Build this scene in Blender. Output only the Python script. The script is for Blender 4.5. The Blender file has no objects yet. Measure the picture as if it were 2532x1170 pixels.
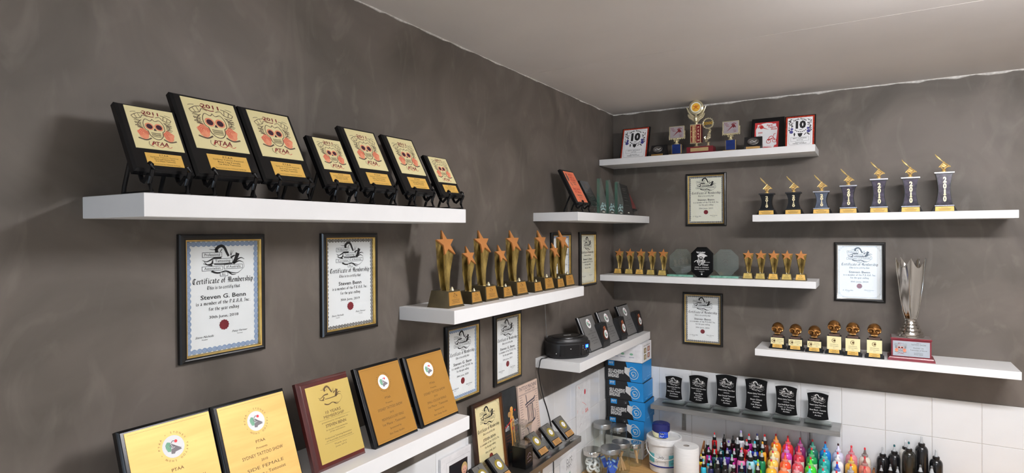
import bpy, math, random
from mathutils import Matrix, Vector
random.seed(7)
R = math.radians
S = bpy.context.scene
COL = S.collection

# ------------------------------------------------------------------ camera
cam_d = bpy.data.cameras.new('camera'); cam = bpy.data.objects.new('camera', cam_d); COL.objects.link(cam)
cam_d.sensor_width = 36.0; cam_d.lens = 36.0 * 1478.2 / 2532.0; cam_d.clip_start = 0.02
def cam_matrix(yaw, pit, rol, c):
    fw = Vector((-math.sin(yaw) * math.cos(pit), math.cos(yaw) * math.cos(pit), math.sin(pit)))
    rt = Vector((math.cos(yaw), math.sin(yaw), 0)); up = rt.cross(fw)
    r2 = rt * math.cos(rol) + up * math.sin(rol); u2 = -rt * math.sin(rol) + up * math.cos(rol)
    m = Matrix((r2, u2, -fw)).transposed().to_4x4(); m.translation = c
    return m
cam.matrix_world = cam_matrix(R(31.023), R(-0.3477), R(-0.3348), Vector((1.5468, -3.9523, 2.10)))
S.camera = cam

# ------------------------------------------------------------------ world, lights, exposure
W = bpy.data.worlds.new('world'); S.world = W; W.use_nodes = True
W.node_tree.nodes['Background'].inputs[0].default_value = (0.75, 0.85, 1.0, 1)
W.node_tree.nodes['Background'].inputs[1].default_value = 1.0
def area(name, loc, rot, sx, sy, power, col):
    d = bpy.data.lights.new(name, 'AREA'); d.shape = 'RECTANGLE'; d.size = sx; d.size_y = sy; d.energy = power; d.color = col
    o = bpy.data.objects.new(name, d); COL.objects.link(o); o.location = loc; o.rotation_euler = rot
    return o
# fluorescent ceiling fitting over the middle of the room, and daylight through the shop window behind the camera
area('window_daylight', (1.5, -7.55, 1.5), (R(90), 0, 0), 1.3, 1.4, 50, (0.66, 0.80, 1.0))
TUBE_W = 110.0     # emission of the fluorescent tubes built with the ceiling battens
vs = S.view_settings; vs.view_transform = 'Standard'; vs.look = 'None'; vs.exposure = 0.0; vs.gamma = 1.0; vs.use_curve_mapping = False

# ------------------------------------------------------------------ materials
MATS = {}
def lin(c):
    out = []
    for v in c[:3]:
        v = v / 255.0
        out.append(v / 12.92 if v <= 0.04045 else ((v + 0.055) / 1.055) ** 2.4)
    return tuple(out) + (1.0,)
def mat(name, c, rough=0.5, metal=0.0, c2=None, scale=30.0, bump=0.0, spec=0.5, emit=0.0, coat=0.0, trans=0.0, stretch=None, bscale=None, detail=3.0):
    if name in MATS: return MATS[name]
    m = bpy.data.materials.new(name); m.use_nodes = True; nt = m.node_tree; b = nt.nodes['Principled BSDF']
    b.inputs['Roughness'].default_value = rough; b.inputs['Metallic'].default_value = metal
    b.inputs['Specular IOR Level'].default_value = spec
    b.inputs['Coat Weight'].default_value = coat; b.inputs['Coat Roughness'].default_value = 0.08
    b.inputs['Transmission Weight'].default_value = trans
    tc = nt.nodes.new('ShaderNodeTexCoord'); src = tc.outputs['Object']
    if stretch:
        mp = nt.nodes.new('ShaderNodeMapping'); mp.inputs['Scale'].default_value = stretch
        nt.links.new(src, mp.inputs[0]); src = mp.outputs[0]
    n = nt.nodes.new('ShaderNodeTexNoise'); n.inputs['Scale'].default_value = scale; n.inputs['Detail'].default_value = detail
    nt.links.new(src, n.inputs['Vector'])
    if c2 is None: c2 = tuple(min(255, v * 1.05 + 1) for v in c)
    cr = nt.nodes.new('ShaderNodeValToRGB'); cr.color_ramp.elements[0].position = 0.32; cr.color_ramp.elements[1].position = 0.68
    cr.color_ramp.elements[0].color = lin(c); cr.color_ramp.elements[1].color = lin(c2)
    nt.links.new(n.outputs['Fac'], cr.inputs[0]); nt.links.new(cr.outputs[0], b.inputs['Base Color'])
    if emit:
        b.inputs['Emission Color'].default_value = lin(c); b.inputs['Emission Strength'].default_value = emit
    if bump:
        n2 = n
        if bscale:
            n2 = nt.nodes.new('ShaderNodeTexNoise'); n2.inputs['Scale'].default_value = bscale; nt.links.new(src, n2.inputs['Vector'])
        bp = nt.nodes.new('ShaderNodeBump'); bp.inputs['Strength'].default_value = bump; bp.inputs['Distance'].default_value = 0.004
        nt.links.new(n2.outputs['Fac'], bp.inputs['Height']); nt.links.new(bp.outputs[0], b.inputs['Normal'])
    MATS[name] = m
    return m
def thin_glass(name, tint=(255, 255, 255), gloss=0.03, refl=1.0):
    if name in MATS: return MATS[name]
    m = bpy.data.materials.new(name); m.use_nodes = True; nt = m.node_tree; nt.nodes.clear()
    out = nt.nodes.new('ShaderNodeOutputMaterial'); mx = nt.nodes.new('ShaderNodeMixShader')
    t = nt.nodes.new('ShaderNodeBsdfTransparent'); t.inputs[0].default_value = lin(tint)
    g = nt.nodes.new('ShaderNodeBsdfGlossy'); g.inputs['Roughness'].default_value = gloss
    lw = nt.nodes.new('ShaderNodeLayerWeight'); lw.inputs[0].default_value = 0.5
    pw = nt.nodes.new('ShaderNodeMath'); pw.operation = 'POWER'; pw.inputs[1].default_value = 4.0
    ml = nt.nodes.new('ShaderNodeMath'); ml.operation = 'MULTIPLY_ADD'; ml.inputs[1].default_value = 0.75 * refl; ml.inputs[2].default_value = 0.04 * refl
    nt.links.new(lw.outputs['Facing'], pw.inputs[0]); nt.links.new(pw.outputs[0], ml.inputs[0]); nt.links.new(ml.outputs[0], mx.inputs[0])
    nt.links.new(t.outputs[0], mx.inputs[1]); nt.links.new(g.outputs[0], mx.inputs[2]); nt.links.new(mx.outputs[0], out.inputs[0])
    MATS[name] = m
    return m
def hazy_glass(name, tint, haze, amount, refl=1.4):
    if name in MATS: return MATS[name]
    m = thin_glass(name, tint, 0.03, refl); nt = m.node_tree; out = [n for n in nt.nodes if n.type == 'OUTPUT_MATERIAL'][0]; mx = [n for n in nt.nodes if n.type == 'MIX_SHADER'][0]
    d = nt.nodes.new('ShaderNodeBsdfDiffuse'); d.inputs[0].default_value = lin(haze); m2 = nt.nodes.new('ShaderNodeMixShader'); m2.inputs[0].default_value = amount
    nt.links.new(mx.outputs[0], m2.inputs[1]); nt.links.new(d.outputs[0], m2.inputs[2]); nt.links.new(m2.outputs[0], out.inputs[0])
    return m
def plaster(name, a, b, c):
    m = bpy.data.materials.new(name); m.use_nodes = True; nt = m.node_tree; p = nt.nodes['Principled BSDF']
    p.inputs['Roughness'].default_value = 0.55; p.inputs['Specular IOR Level'].default_value = 0.35
    tc = nt.nodes.new('ShaderNodeTexCoord')
    n1 = nt.nodes.new('ShaderNodeTexNoise'); n1.inputs['Scale'].default_value = 2.2; n1.inputs['Detail'].default_value = 5; n1.inputs['Distortion'].default_value = 1.2
    mp = nt.nodes.new('ShaderNodeMapping'); mp.inputs['Scale'].default_value = (5, 5, 2.4); mp.inputs['Rotation'].default_value = (0.5, 0.5, 0.3)
    n2 = nt.nodes.new('ShaderNodeTexNoise'); n2.inputs['Scale'].default_value = 1.3; n2.inputs['Detail'].default_value = 4; n2.inputs['Distortion'].default_value = 2.0
    nt.links.new(tc.outputs['Object'], n1.inputs['Vector']); nt.links.new(tc.outputs['Object'], mp.inputs[0]); nt.links.new(mp.outputs[0], n2.inputs['Vector'])
    r1 = nt.nodes.new('ShaderNodeValToRGB'); r1.color_ramp.elements[0].position = 0.34; r1.color_ramp.elements[1].position = 0.66
    r1.color_ramp.elements[0].color = lin(a); r1.color_ramp.elements[1].color = lin(b)
    nt.links.new(n1.outputs['Fac'], r1.inputs[0])
    r2 = nt.nodes.new('ShaderNodeValToRGB'); r2.color_ramp.elements[0].position = 0.55; r2.color_ramp.elements[1].position = 0.8
    r2.color_ramp.elements[0].color = (0, 0, 0, 1); r2.color_ramp.elements[1].color = (0.55, 0.55, 0.55, 1)
    nt.links.new(n2.outputs['Fac'], r2.inputs[0])
    mx = nt.nodes.new('ShaderNodeMixRGB'); mx.inputs[2].default_value = lin(c)
    nt.links.new(r2.outputs[0], mx.inputs[0]); nt.links.new(r1.outputs[0], mx.inputs[1]); nt.links.new(mx.outputs[0], p.inputs['Base Color'])
    bp = nt.nodes.new('ShaderNodeBump'); bp.inputs['Strength'].default_value = 0.10; bp.inputs['Distance'].default_value = 0.01
    nt.links.new(n2.outputs['Fac'], bp.inputs['Height']); nt.links.new(bp.outputs[0], p.inputs['Normal'])
    return m

M_WALL = plaster('charcoal_plaster', (88, 82, 75), (112, 104, 96), (128, 121, 112))
M_CEIL = mat('ceiling_paint', (216, 211, 206), 0.7, c2=(221, 216, 211), scale=3, bump=0.08, bscale=60)
M_CRUMB = mat('bare_plaster', (225, 222, 216), 0.9, c2=(190, 186, 180), scale=60, bump=0.5)
M_TILE = mat('white_tile_glaze', (226, 227, 227), 0.12, c2=(231, 232, 232), scale=5, coat=0.4, bump=0.05, bscale=9)
M_GROUT = mat('grout', (196, 192, 186), 0.9, scale=80)
M_WHITE = mat('white_laminate', (230, 230, 229), 0.42, c2=(234, 234, 233), scale=8)
M_BLK = mat('black_gloss_plastic', (12, 12, 14), 0.25, c2=(18, 18, 20), scale=20, spec=0.4)
M_BLKPR = mat('black_glass_print', (7, 7, 8), 0.3, c2=(9, 9, 10), scale=20, spec=0.2)
M_BLKSAT = mat('black_satin', (20, 20, 21), 0.42, c2=(27, 27, 28), scale=40)
M_FRAME = mat('black_frame_lacquer', (13, 13, 13), 0.3, c2=(20, 19, 18), scale=60, coat=0.2)
M_GOLDLIP = mat('gold_fillet', (206, 168, 88), 0.3, 0.75, c2=(226, 192, 116), scale=50)
M_PLATE = mat('cream_gold_plate', (240, 228, 172), 0.36, 0.08, c2=(243, 232, 180), scale=6)
M_GOLD = mat('satin_gold_plate', (240, 198, 116), 0.46, 0.25, c2=(228, 182, 102), scale=5, stretch=(1, 1, 8))
M_NAME = mat('brass_nameplate', (236, 188, 92), 0.4, 0.12, c2=(234, 190, 100), scale=12)
M_GOLDDK = mat('deep_gold_plate', (192, 140, 64), 0.3, 0.3, c2=(198, 147, 72), scale=5)
M_OLIVE = mat('aged_brass_plate', (212, 184, 100), 0.36, 0.3, c2=(218, 192, 112), scale=5)
M_MAHOG = mat('mahogany', (70, 22, 20), 0.3, c2=(100, 36, 30), scale=18, coat=0.5, stretch=(1, 1, 0.2))
M_REDWOOD = mat('red_lacquer', (112, 18, 32), 0.3, c2=(128, 26, 40), scale=20, coat=0.4)
M_PAPER = mat('paper_white', (243, 244, 244), 0.8, c2=(247, 248, 248), scale=15)
M_CREAM = mat('paper_cream', (240, 222, 168), 0.8, c2=(244, 228, 178), scale=15)
M_IVORY = mat('paper_ivory', (240, 238, 218), 0.8, c2=(244, 242, 226), scale=15)
M_INK = mat('black_ink', (28, 27, 28), 0.7)
M_INKG = mat('grey_ink', (92, 88, 84), 0.7)
M_INKGOLD = mat('engraved_brown', (96, 72, 34), 0.6)
M_BLUEB = mat('blue_guilloche', (134, 156, 190), 0.7, c2=(160, 178, 206), scale=90)
M_BLUEL = mat('pale_blue_guilloche', (158, 176, 206), 0.7)
M_GREYB = mat('grey_guilloche', (84, 84, 84), 0.7, c2=(150, 150, 150), scale=120)
M_GREYL = mat('pale_grey_guilloche', (150, 150, 150), 0.7)
M_SEAL = mat('red_foil_seal', (116, 20, 32), 0.5, 0.0, c2=(132, 30, 42), scale=90)
M_RED = mat('red_print', (196, 44, 40), 0.6)
M_DKRED = mat('dark_red_print', (120, 24, 34), 0.6)
M_SALMON = mat('salmon_print', (236, 142, 104), 0.6, c2=(240, 160, 124), scale=120)
M_PURP = mat('aubergine_print', (58, 22, 40), 0.6)
M_BROWNL = mat('brown_line', (92, 76, 62), 0.6)
M_GLASS = thin_glass('picture_glass', (250, 252, 252), 0.02, 0.9)
M_JARGL = thin_glass('jar_glass', (250, 253, 251), 0.02, 1.0)
M_AWGL = hazy_glass('award_glass', (246, 251, 249), (176, 186, 180), 0.10, 1.5)
M_CLEAR = thin_glass('clear_acrylic', (252, 253, 253), 0.04, 1.2)
M_SMOKE = thin_glass('smoked_glass', (120, 124, 118), 0.03, 1.2)
M_EDGE = mat('green_glass_edge', (92, 150, 130), 0.1, c2=(140, 190, 172), scale=40, coat=0.5)
M_CHROME = mat('chrome', (206, 202, 196), 0.12, 1.0, c2=(214, 210, 204), scale=10)
M_STEEL = mat('brushed_steel', (158, 158, 156), 0.34, 1.0, c2=(174, 174, 172), scale=10, stretch=(1, 1, 30))
M_BRONZE = mat('antique_bronze', (74, 46, 18), 0.32, 0.7, c2=(142, 96, 44), scale=28)
M_BRONZEHI = mat('polished_bronze', (208, 150, 84), 0.28, 0.85, c2=(222, 168, 100), scale=30)
M_STAR = mat('copper_star_face', (184, 120, 62), 0.5, 0.15, c2=(192, 128, 70), scale=20)
M_ANTGOLD = mat('antique_gold', (72, 58, 26), 0.3, 0.65, c2=(180, 154, 86), scale=34, bump=0.3, stretch=(1.5, 1.5, 0.5), detail=6)
M_BASEBR = mat('bronze_base', (104, 94, 72), 0.34, 0.75, c2=(120, 108, 82), scale=20)
M_GOLDMET = mat('bright_gold_metal', (244, 206, 130), 0.25, 0.6, c2=(250, 220, 150), scale=30)
M_PALEGOLD = mat('pale_gold_metal', (232, 222, 184), 0.2, 0.7, c2=(242, 234, 200), scale=30)
M_LETTER = mat('cream_gold_letter', (236, 222, 178), 0.4, 0.2)
M_WHITEINK = mat('white_engraving', (206, 206, 204), 0.6)
M_MARBLE = mat('purple_marble', (26, 24, 32), 0.16, c2=(82, 74, 92), scale=34, coat=0.2, detail=6)
M_SLATE = mat('slate_marble', (66, 74, 90), 0.2, c2=(92, 100, 116), scale=26, coat=0.2)
M_SILEDGE = mat('silver_edge', (190, 190, 196), 0.2, 0.9)
M_GREYPL = mat('dark_silver_plate', (132, 131, 129), 0.32, 0.3, c2=(138, 137, 135), scale=8)
M_GREYFELT = mat('grey_panel', (108, 106, 100), 0.5, 0.2, c2=(114, 112, 106), scale=20)
M_GREEN = mat('green_print', (116, 176, 142), 0.6, c2=(140, 190, 160), scale=160)
M_WOOD = mat('bench_wood', (196, 148, 86), 0.45, c2=(214, 170, 108), scale=6, stretch=(1, 8, 8), detail=6)
M_RACK = mat('rack_timber', (132, 82, 42), 0.5, c2=(156, 102, 56), scale=14, stretch=(6, 1, 6))
M_BOXWHITE = mat('white_carton', (226, 226, 228), 0.6)
M_BOXBLACK = mat('black_carton', (22, 23, 25), 0.45)
M_BOXBLUE = mat('blue_carton', (18, 132, 204), 0.42, c2=(24, 138, 210), scale=10)
M_TAPE = mat('white_plastic', (234, 234, 232), 0.4)
M_TISSUE = mat('tissue_paper', (236, 235, 232), 0.95, c2=(228, 227, 224), scale=60, bump=0.25, stretch=(0.3, 0.3, 6))
M_FLOOR = mat('pale_vinyl', (196, 190, 182), 0.5, c2=(204, 198, 190), scale=14)
M_ROOM = mat('pale_room_paint', (222, 218, 212), 0.8)
M_LCD = mat('blue_display', (20, 60, 255), 0.4, emit=6.0)
M_LCDHI = mat('cyan_display', (60, 190, 255), 0.4, emit=6.0)

# ------------------------------------------------------------------ mesh toolkit (front of every thing is local -Y, width X, up Z)
_TXT = {}
def glyphs(body, bold=0.0, shear=0.0):
    if 'M' in body: bold = 0.0
    k = (body, bold, shear)
    if k in _TXT: return _TXT[k]
    cu = bpy.data.curves.new('tmp_text', 'FONT'); cu.body = body; cu.size = 1.0; cu.align_x = 'CENTER'; cu.align_y = 'CENTER'
    cu.resolution_u = 2; cu.offset = bold; cu.shear = shear; cu.fill_mode = 'FRONT'
    o = bpy.data.objects.new('tmp_text', cu); COL.objects.link(o)
    me = bpy.data.meshes.new_from_object(o.evaluated_get(bpy.context.evaluated_depsgraph_get()))
    v = [(p.co.x, p.co.y) for p in me.vertices]; f = [tuple(p.vertices) for p in me.polygons]
    bpy.data.objects.remove(o); bpy.data.curves.remove(cu); bpy.data.meshes.remove(me)
    if not v: v = [(0, 0)]
    x0 = min(a for a, _ in v); x1 = max(a for a, _ in v); y0 = min(b for _, b in v); y1 = max(b for _, b in v)
    _TXT[k] = (v, f, x0, x1, y0, y1)
    return _TXT[k]

# broad-nib blackletter alphabet: pen strokes on a grid with x-height 5 and capitals 8
BL = {'a': [[(.3, 4.6), (1.2, 5), (2.4, 4.4), (2.4, .6), (3.1, 0)], [(2.4, 2.9), (.6, 2.2), (.6, .7), (1.3, 0), (2.4, .9)]], 'b': [[(.6, 8), (.6, .7), (1.4, 0), (2.8, 1), (2.8, 3.9), (2, 5), (.6, 4)]],
      'c': [[(2.7, 4.2), (1.8, 5), (.6, 4), (.6, 1), (1.5, 0), (2.8, .8)]], 'd': [[(1.2, 8), (2.8, 6), (2.8, 1), (1.8, 0), (.6, 1), (.6, 4), (1.5, 5), (2.8, 4.4)]],
      'e': [[(.7, 2.4), (2.7, 3.3), (2.7, 4.2), (1.8, 5), (.6, 4), (.6, 1), (1.5, 0), (2.8, .8)]], 'f': [[(2.8, 7.4), (2, 8), (1.1, 7), (1.1, 0)], [(.2, 4.8), (2.4, 4.8)]],
      'g': [[(2.8, 4.4), (1.6, 5), (.6, 4), (.6, 1.4), (1.5, .6), (2.8, 1.5)], [(2.8, 4.8), (2.8, -1.6), (1.8, -2.6), (.4, -2)]], 'h': [[(.6, 8), (.6, 0)], [(.6, 4), (1.8, 5), (2.8, 4), (2.8, .5), (2.2, -1)]],
      'i': [[(.3, 4.5), (1, 5), (1, .6), (1.6, 0)], [(.7, 7), (1.3, 6.4)]], 'l': [[(.8, 8), (.8, .6), (1.5, 0)]], 'm': [[(.2, 4.5), (.8, 5), (.8, 0)], [(.8, 4), (1.8, 5), (2.6, 4.2), (2.6, 0)], [(2.6, 4), (3.6, 5), (4.4, 4.2), (4.4, .6), (5, 0)]],
      'n': [[(.2, 4.5), (.8, 5), (.8, 0)], [(.8, 4), (1.8, 5), (2.7, 4.2), (2.7, .6), (3.3, 0)]], 'o': [[(1.7, 5), (.6, 4), (.6, 1), (1.7, 0), (2.8, 1), (2.8, 4), (1.7, 5)]],
      'p': [[(.2, 4.5), (.8, 5), (.8, -2.6)], [(.8, 4), (1.9, 5), (2.9, 4), (2.9, 1), (1.9, 0), (.8, .8)]], 'r': [[(.2, 4.5), (.9, 5), (.9, .3), (1.4, 0)], [(.9, 4), (1.8, 5), (2.4, 4.4)]],
      's': [[(2.6, 4.4), (1.6, 5), (.7, 4.1), (.9, 3.2), (2.4, 2), (2.6, 1), (1.6, 0), (.5, .7)]], 't': [[(1, 6.6), (1, .8), (1.6, 0), (2.4, .6)], [(.2, 4.8), (2.2, 4.8)]], 'u': [[(.3, 4.5), (.8, 5), (.8, 1), (1.6, 0), (2.7, .9)], [(2.7, 5), (2.7, .6), (3.3, 0)]],
      'y': [[(.7, 5), (.7, 1), (1.6, .3), (2.7, 1.2)], [(2.7, 5), (2.7, -1), (1.6, -2.4), (.6, -2)]], 'C': [[(4.4, 6.6), (3, 8), (1.4, 7), (.6, 5), (.6, 2), (1.8, .2), (3.2, 0), (4.6, 1.2)], [(2.4, 7.4), (2.4, 1)]],
      'M': [[(.4, 6.6), (1.4, 8), (1.6, 2), (.8, 0)], [(1.6, 7), (3, 8), (3.2, .2)], [(3.2, 7), (4.6, 8), (5.2, 6), (5.2, .8), (5.9, 0)], [(.2, 4), (5.6, 4.4)]], 'T': [[(.4, 6.6), (1.4, 7.8), (3, 7), (4.6, 7.8)], [(3.6, 7.4), (1.2, 6), (.6, 3.4), (1.2, 1), (2.6, 0), (4.2, 1)], [(2.6, 6.8), (2.6, 1)]],
      'P': [[(1.2, 8), (1.2, -.6)], [(.2, 7), (1.6, 8), (3.6, 7.6), (4.2, 5.6), (3, 3.8), (1.2, 4)]], 'A': [[(.2, 1), (1, 0), (1.4, 5), (2.4, 8), (3.6, 7.4), (3.6, .6), (4.4, 0)], [(.6, 3.6), (3.6, 3.8)]],
      'I': [[(.2, 7), (1.6, 7.8), (2.8, 7.4)], [(1.8, 7.6), (1.8, 1.4), (1, .2), (.2, .8)]], '.': [[(.5, .6), (1.0, .1)]]}
class MB:
    def __init__(s): s.v = []; s.f = []; s.m = []
    def add(s, vs, fs, m=0):
        o = len(s.v); s.v += [tuple(p) for p in vs]; s.f += [tuple(i + o for i in f) for f in fs]; s.m += [m] * len(fs)
        return s
    def box(s, x0, x1, y0, y1, z0, z1, m=0, b=0.0):
        if b <= 0:
            return s.add([(x0, y0, z0), (x1, y0, z0), (x1, y1, z0), (x0, y1, z0), (x0, y0, z1), (x1, y0, z1), (x1, y1, z1), (x0, y1, z1)],
                         [(3, 2, 1, 0), (4, 5, 6, 7), (0, 1, 5, 4), (1, 2, 6, 5), (2, 3, 7, 6), (3, 0, 4, 7)], m)
        return s.loft([[(x0 + b, y0 + b, z0), (x1 - b, y0 + b, z0), (x1 - b, y1 - b, z0), (x0 + b, y1 - b, z0)],
                       [(x0, y0, z0 + b), (x1, y0, z0 + b), (x1, y1, z0 + b), (x0, y1, z0 + b)],
                       [(x0, y0, z1 - b), (x1, y0, z1 - b), (x1, y1, z1 - b), (x0, y1, z1 - b)],
                       [(x0 + b, y0 + b, z1), (x1 - b, y0 + b, z1), (x1 - b, y1 - b, z1), (x0 + b, y1 - b, z1)]], m)
    def loft(s, rings, m=0, caps=True):
        n = len(rings[0]); vs = [p for r in rings for p in r]; fs = []
        for k in range(len(rings) - 1):
            for i in range(n):
                j = (i + 1) % n; fs.append((k * n + i, k * n + j, (k + 1) * n + j, (k + 1) * n + i))
        if caps: fs.append(tuple(range(n - 1, -1, -1))); fs.append(tuple(range((len(rings) - 1) * n, len(rings) * n)))
        return s.add(vs, fs, m)
    def frustum(s, w0, d0, w1, d1, z0, z1, m=0, cx=0, cy=0):
        r = lambda w, d, z: [(cx - w / 2, cy - d / 2, z), (cx + w / 2, cy - d / 2, z), (cx + w / 2, cy + d / 2, z), (cx - w / 2, cy + d / 2, z)]
        return s.loft([r(w0, d0, z0), r(w1, d1, z1)], m)
    def prism(s, poly, y0, y1, m=0, me=None):
        n = len(poly); s.add([(x, y0, z) for x, z in poly], [tuple(range(n))], m)
        s.add([(x, y1, z) for x, z in poly], [tuple(range(n - 1, -1, -1))], m)
        vs = [(x, y0, z) for x, z in poly] + [(x, y1, z) for x, z in poly]
        return s.add(vs, [(i, i + n, (i + 1) % n + n, (i + 1) % n) for i in range(n)], m if me is None else me)
    def prismx(s, poly, x0, x1, m=0):
        n = len(poly)
        return s.loft([[(x0, y, z) for y, z in poly], [(x1, y, z) for y, z in poly]], m)
    def lathe(s, prof, n=24, m=0, cx=0, cy=0, cz=0, sx=1, sy=1):
        rings = [[(cx + r * sx * math.cos(2 * math.pi * i / n), cy + r * sy * math.sin(2 * math.pi * i / n), cz + z) for i in range(n)] for r, z in prof]
        return s.loft(rings, m, caps=True)
    def tube(s, path, r, n=8, m=0, flat=1.0):
        path = [Vector(p) for p in path]; rings = []
        rr = r if isinstance(r, (list, tuple)) else [r] * len(path)
        up = Vector((0.13, 0.21, 1)).normalized()
        for i, p in enumerate(path):
            t = (path[min(i + 1, len(path) - 1)] - path[max(i - 1, 0)]).normalized()
            a = t.cross(up)
            if a.length < 0.05: a = t.cross(Vector((1, 0, 0)))
            a.normalize(); b = a.cross(t).normalized()
            rings.append([tuple(p + a * rr[i] * flat * math.cos(2 * math.pi * k / n) + b * rr[i] * math.sin(2 * math.pi * k / n)) for k in range(n)])
        return s.loft(rings, m)
    def ball(s, c, rx, ry=None, rz=None, n=14, m=0, fn=None):
        ry = rx if ry is None else ry; rz = rx if rz is None else rz; h = max(6, n * 3 // 4); rings = []
        for j in range(h + 1):
            a = -math.pi / 2 + math.pi * j / h; ca = max(math.cos(a), 0.02); sa = math.sin(a)
            row = []
            for i in range(n):
                t = 2 * math.pi * i / n; d = (math.cos(t) * ca, math.sin(t) * ca, sa); k = fn(d) if fn else 1.0
                row.append((c[0] + d[0] * rx * k, c[1] + d[1] * ry * k, c[2] + d[2] * rz * k))
            rings.append(row)
        return s.loft(rings, m)
    # flat print, facing -Y
    def poly(s, pts, y, m=0):
        a = sum(pts[i][0] * pts[(i + 1) % len(pts)][1] - pts[(i + 1) % len(pts)][0] * pts[i][1] for i in range(len(pts)))
        if a < 0: pts = pts[::-1]
        return s.add([(x, y, z) for x, z in pts], [tuple(range(len(pts)))], m)
    def rect(s, x0, x1, z0, z1, y, m=0): return s.poly([(x0, z0), (x1, z0), (x1, z1), (x0, z1)], y, m)
    def disc(s, cx, cz, r, y, m=0, n=20, sz=1.0): return s.poly([(cx + r * math.cos(2 * math.pi * i / n), cz + r * sz * math.sin(2 * math.pi * i / n)) for i in range(n)], y, m)
    def ring(s, cx, cz, r0, r1, y, m=0, n=20, sz=1.0, a0=0.0, a1=2 * math.pi):
        vs = []
        for i in range(n + 1):
            a = a0 + (a1 - a0) * i / n
            vs += [(cx + r0 * math.cos(a), y, cz + r0 * sz * math.sin(a)), (cx + r1 * math.cos(a), y, cz + r1 * sz * math.sin(a))]
        return s.add(vs, [(2 * i, 2 * i + 1, 2 * i + 3, 2 * i + 2) for i in range(n)], m)
    def stroke(s, pts, w, y, m=0, smooth=True):
        if smooth and len(pts) > 2:
            q = []
            for i in range(len(pts) - 1):
                p0 = pts[max(i - 1, 0)]; p1 = pts[i]; p2 = pts[i + 1]; p3 = pts[min(i + 2, len(pts) - 1)]
                for k in range(4):
                    t = k / 4.0
                    q.append(tuple(0.5 * (2 * p1[d] + (p2[d] - p0[d]) * t + (2 * p0[d] - 5 * p1[d] + 4 * p2[d] - p3[d]) * t * t + (3 * p1[d] - p0[d] - 3 * p2[d] + p3[d]) * t ** 3) for d in (0, 1)))
            q.append(pts[-1]); pts = q
        n = len(pts); vs = []
        for i, p in enumerate(pts):
            a = pts[max(i - 1, 0)]; b = pts[min(i + 1, n - 1)]; dx, dz = b[0] - a[0], b[1] - a[1]; l = math.hypot(dx, dz) or 1
            ww = w if not isinstance(w, tuple) else w[0] + (w[1] - w[0]) * i / (n - 1)
            vs += [(p[0] - dz / l * ww / 2, y, p[1] + dx / l * ww / 2), (p[0] + dz / l * ww / 2, y, p[1] - dx / l * ww / 2)]
        return s.add(vs, [(2 * i, 2 * i + 1, 2 * i + 3, 2 * i + 2) for i in range(n - 1)], m)
    def text(s, body, cx, cz, h, y, m=0, w=None, bold=0.0, shear=0.0, rot=0.0, vert=False):
        v, f, x0, x1, y0, y1 = glyphs(body, bold, shear)
        sz = h / 0.72; sx = sz if w is None else w / max(x1 - x0, 1e-3); mx = (x0 + x1) / 2; my = (y0 + y1) / 2 if vert else 0.0
        c, q = math.cos(rot), math.sin(rot)
        return s.add([(cx + (a - mx) * sx * c - (b - my) * sz * q, y, cz + (a - mx) * sx * q + (b - my) * sz * c) for a, b in v], f, m)
    def blackletter(s, body, cx, cz, h, y, w, m=0, nib=0.46):
        x = 0.0; segs = []
        for ch in body:
            if ch == ' ': x += 2.4; continue
            g = BL[ch]
            for pl in g: segs += [((p[0] + x, p[1]), (q[0] + x, q[1])) for p, q in zip(pl[:-1], pl[1:])]
            x += max(p[0] for pl in g for p in pl) + 0.95
        sx = w / (x - 0.95); sz = h / 8.0; x0 = cx - w / 2; z0 = cz - h * 0.32; n = nib
        for (a, b), (c, d) in segs:
            s.poly([(x0 + sx * p, z0 + sz * q) for p, q in ((a - n, b + n * 0.0 - n), (a + n, b + n), (c + n, d + n), (c - n, d - n))], y, m)
        return s
    def xf(s, mtx, i0=0):
        for i in range(i0, len(s.v)): s.v[i] = tuple(mtx @ Vector(s.v[i]))
        return s
    def build(s, name, mats, parent=None, smooth=True, ang=38):
        me = bpy.data.meshes.new(name); me.from_pydata(s.v, [], s.f)
        for m in (mats if isinstance(mats, (list, tuple)) else [mats]): me.materials.append(m)
        me.polygons.foreach_set('material_index', s.m)
        if smooth:
            me.polygons.foreach_set('use_smooth', [True] * len(s.f)); me.set_sharp_from_angle(angle=R(ang))
        me.update()
        o = bpy.data.objects.new(name, me); COL.objects.link(o)
        if parent is not None: o.parent = parent
        return o

def tag(o, label=None, cat=None, group=None, kind=None):
    if label: o['label'] = label
    if cat: o['category'] = cat
    if group: o['group'] = group
    if kind: o['kind'] = kind
    return o
def thing(name, label, cat, loc, rz=0.0, group=None, tilt=0.0):
    o = bpy.data.objects.new(name, None); COL.objects.link(o); o.empty_display_size = 0.05
    o.location = loc; o.rotation_euler = (-R(tilt), 0, R(rz))
    return tag(o, label, cat, group)
def one(name, mb, mats, label, cat, group=None, loc=(0, 0, 0), rz=0.0):
    o = mb.build(name, mats); o.location = loc; o.rotation_euler = (0, 0, R(rz))
    return tag(o, label, cat, group)
def struct(name, mb, mats): return tag(mb.build(name, mats), kind='structure')
ORD = ['first', 'second', 'third', 'fourth', 'fifth', 'sixth', 'seventh', 'eighth', 'ninth', 'tenth', 'eleventh', 'twelfth']

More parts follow.
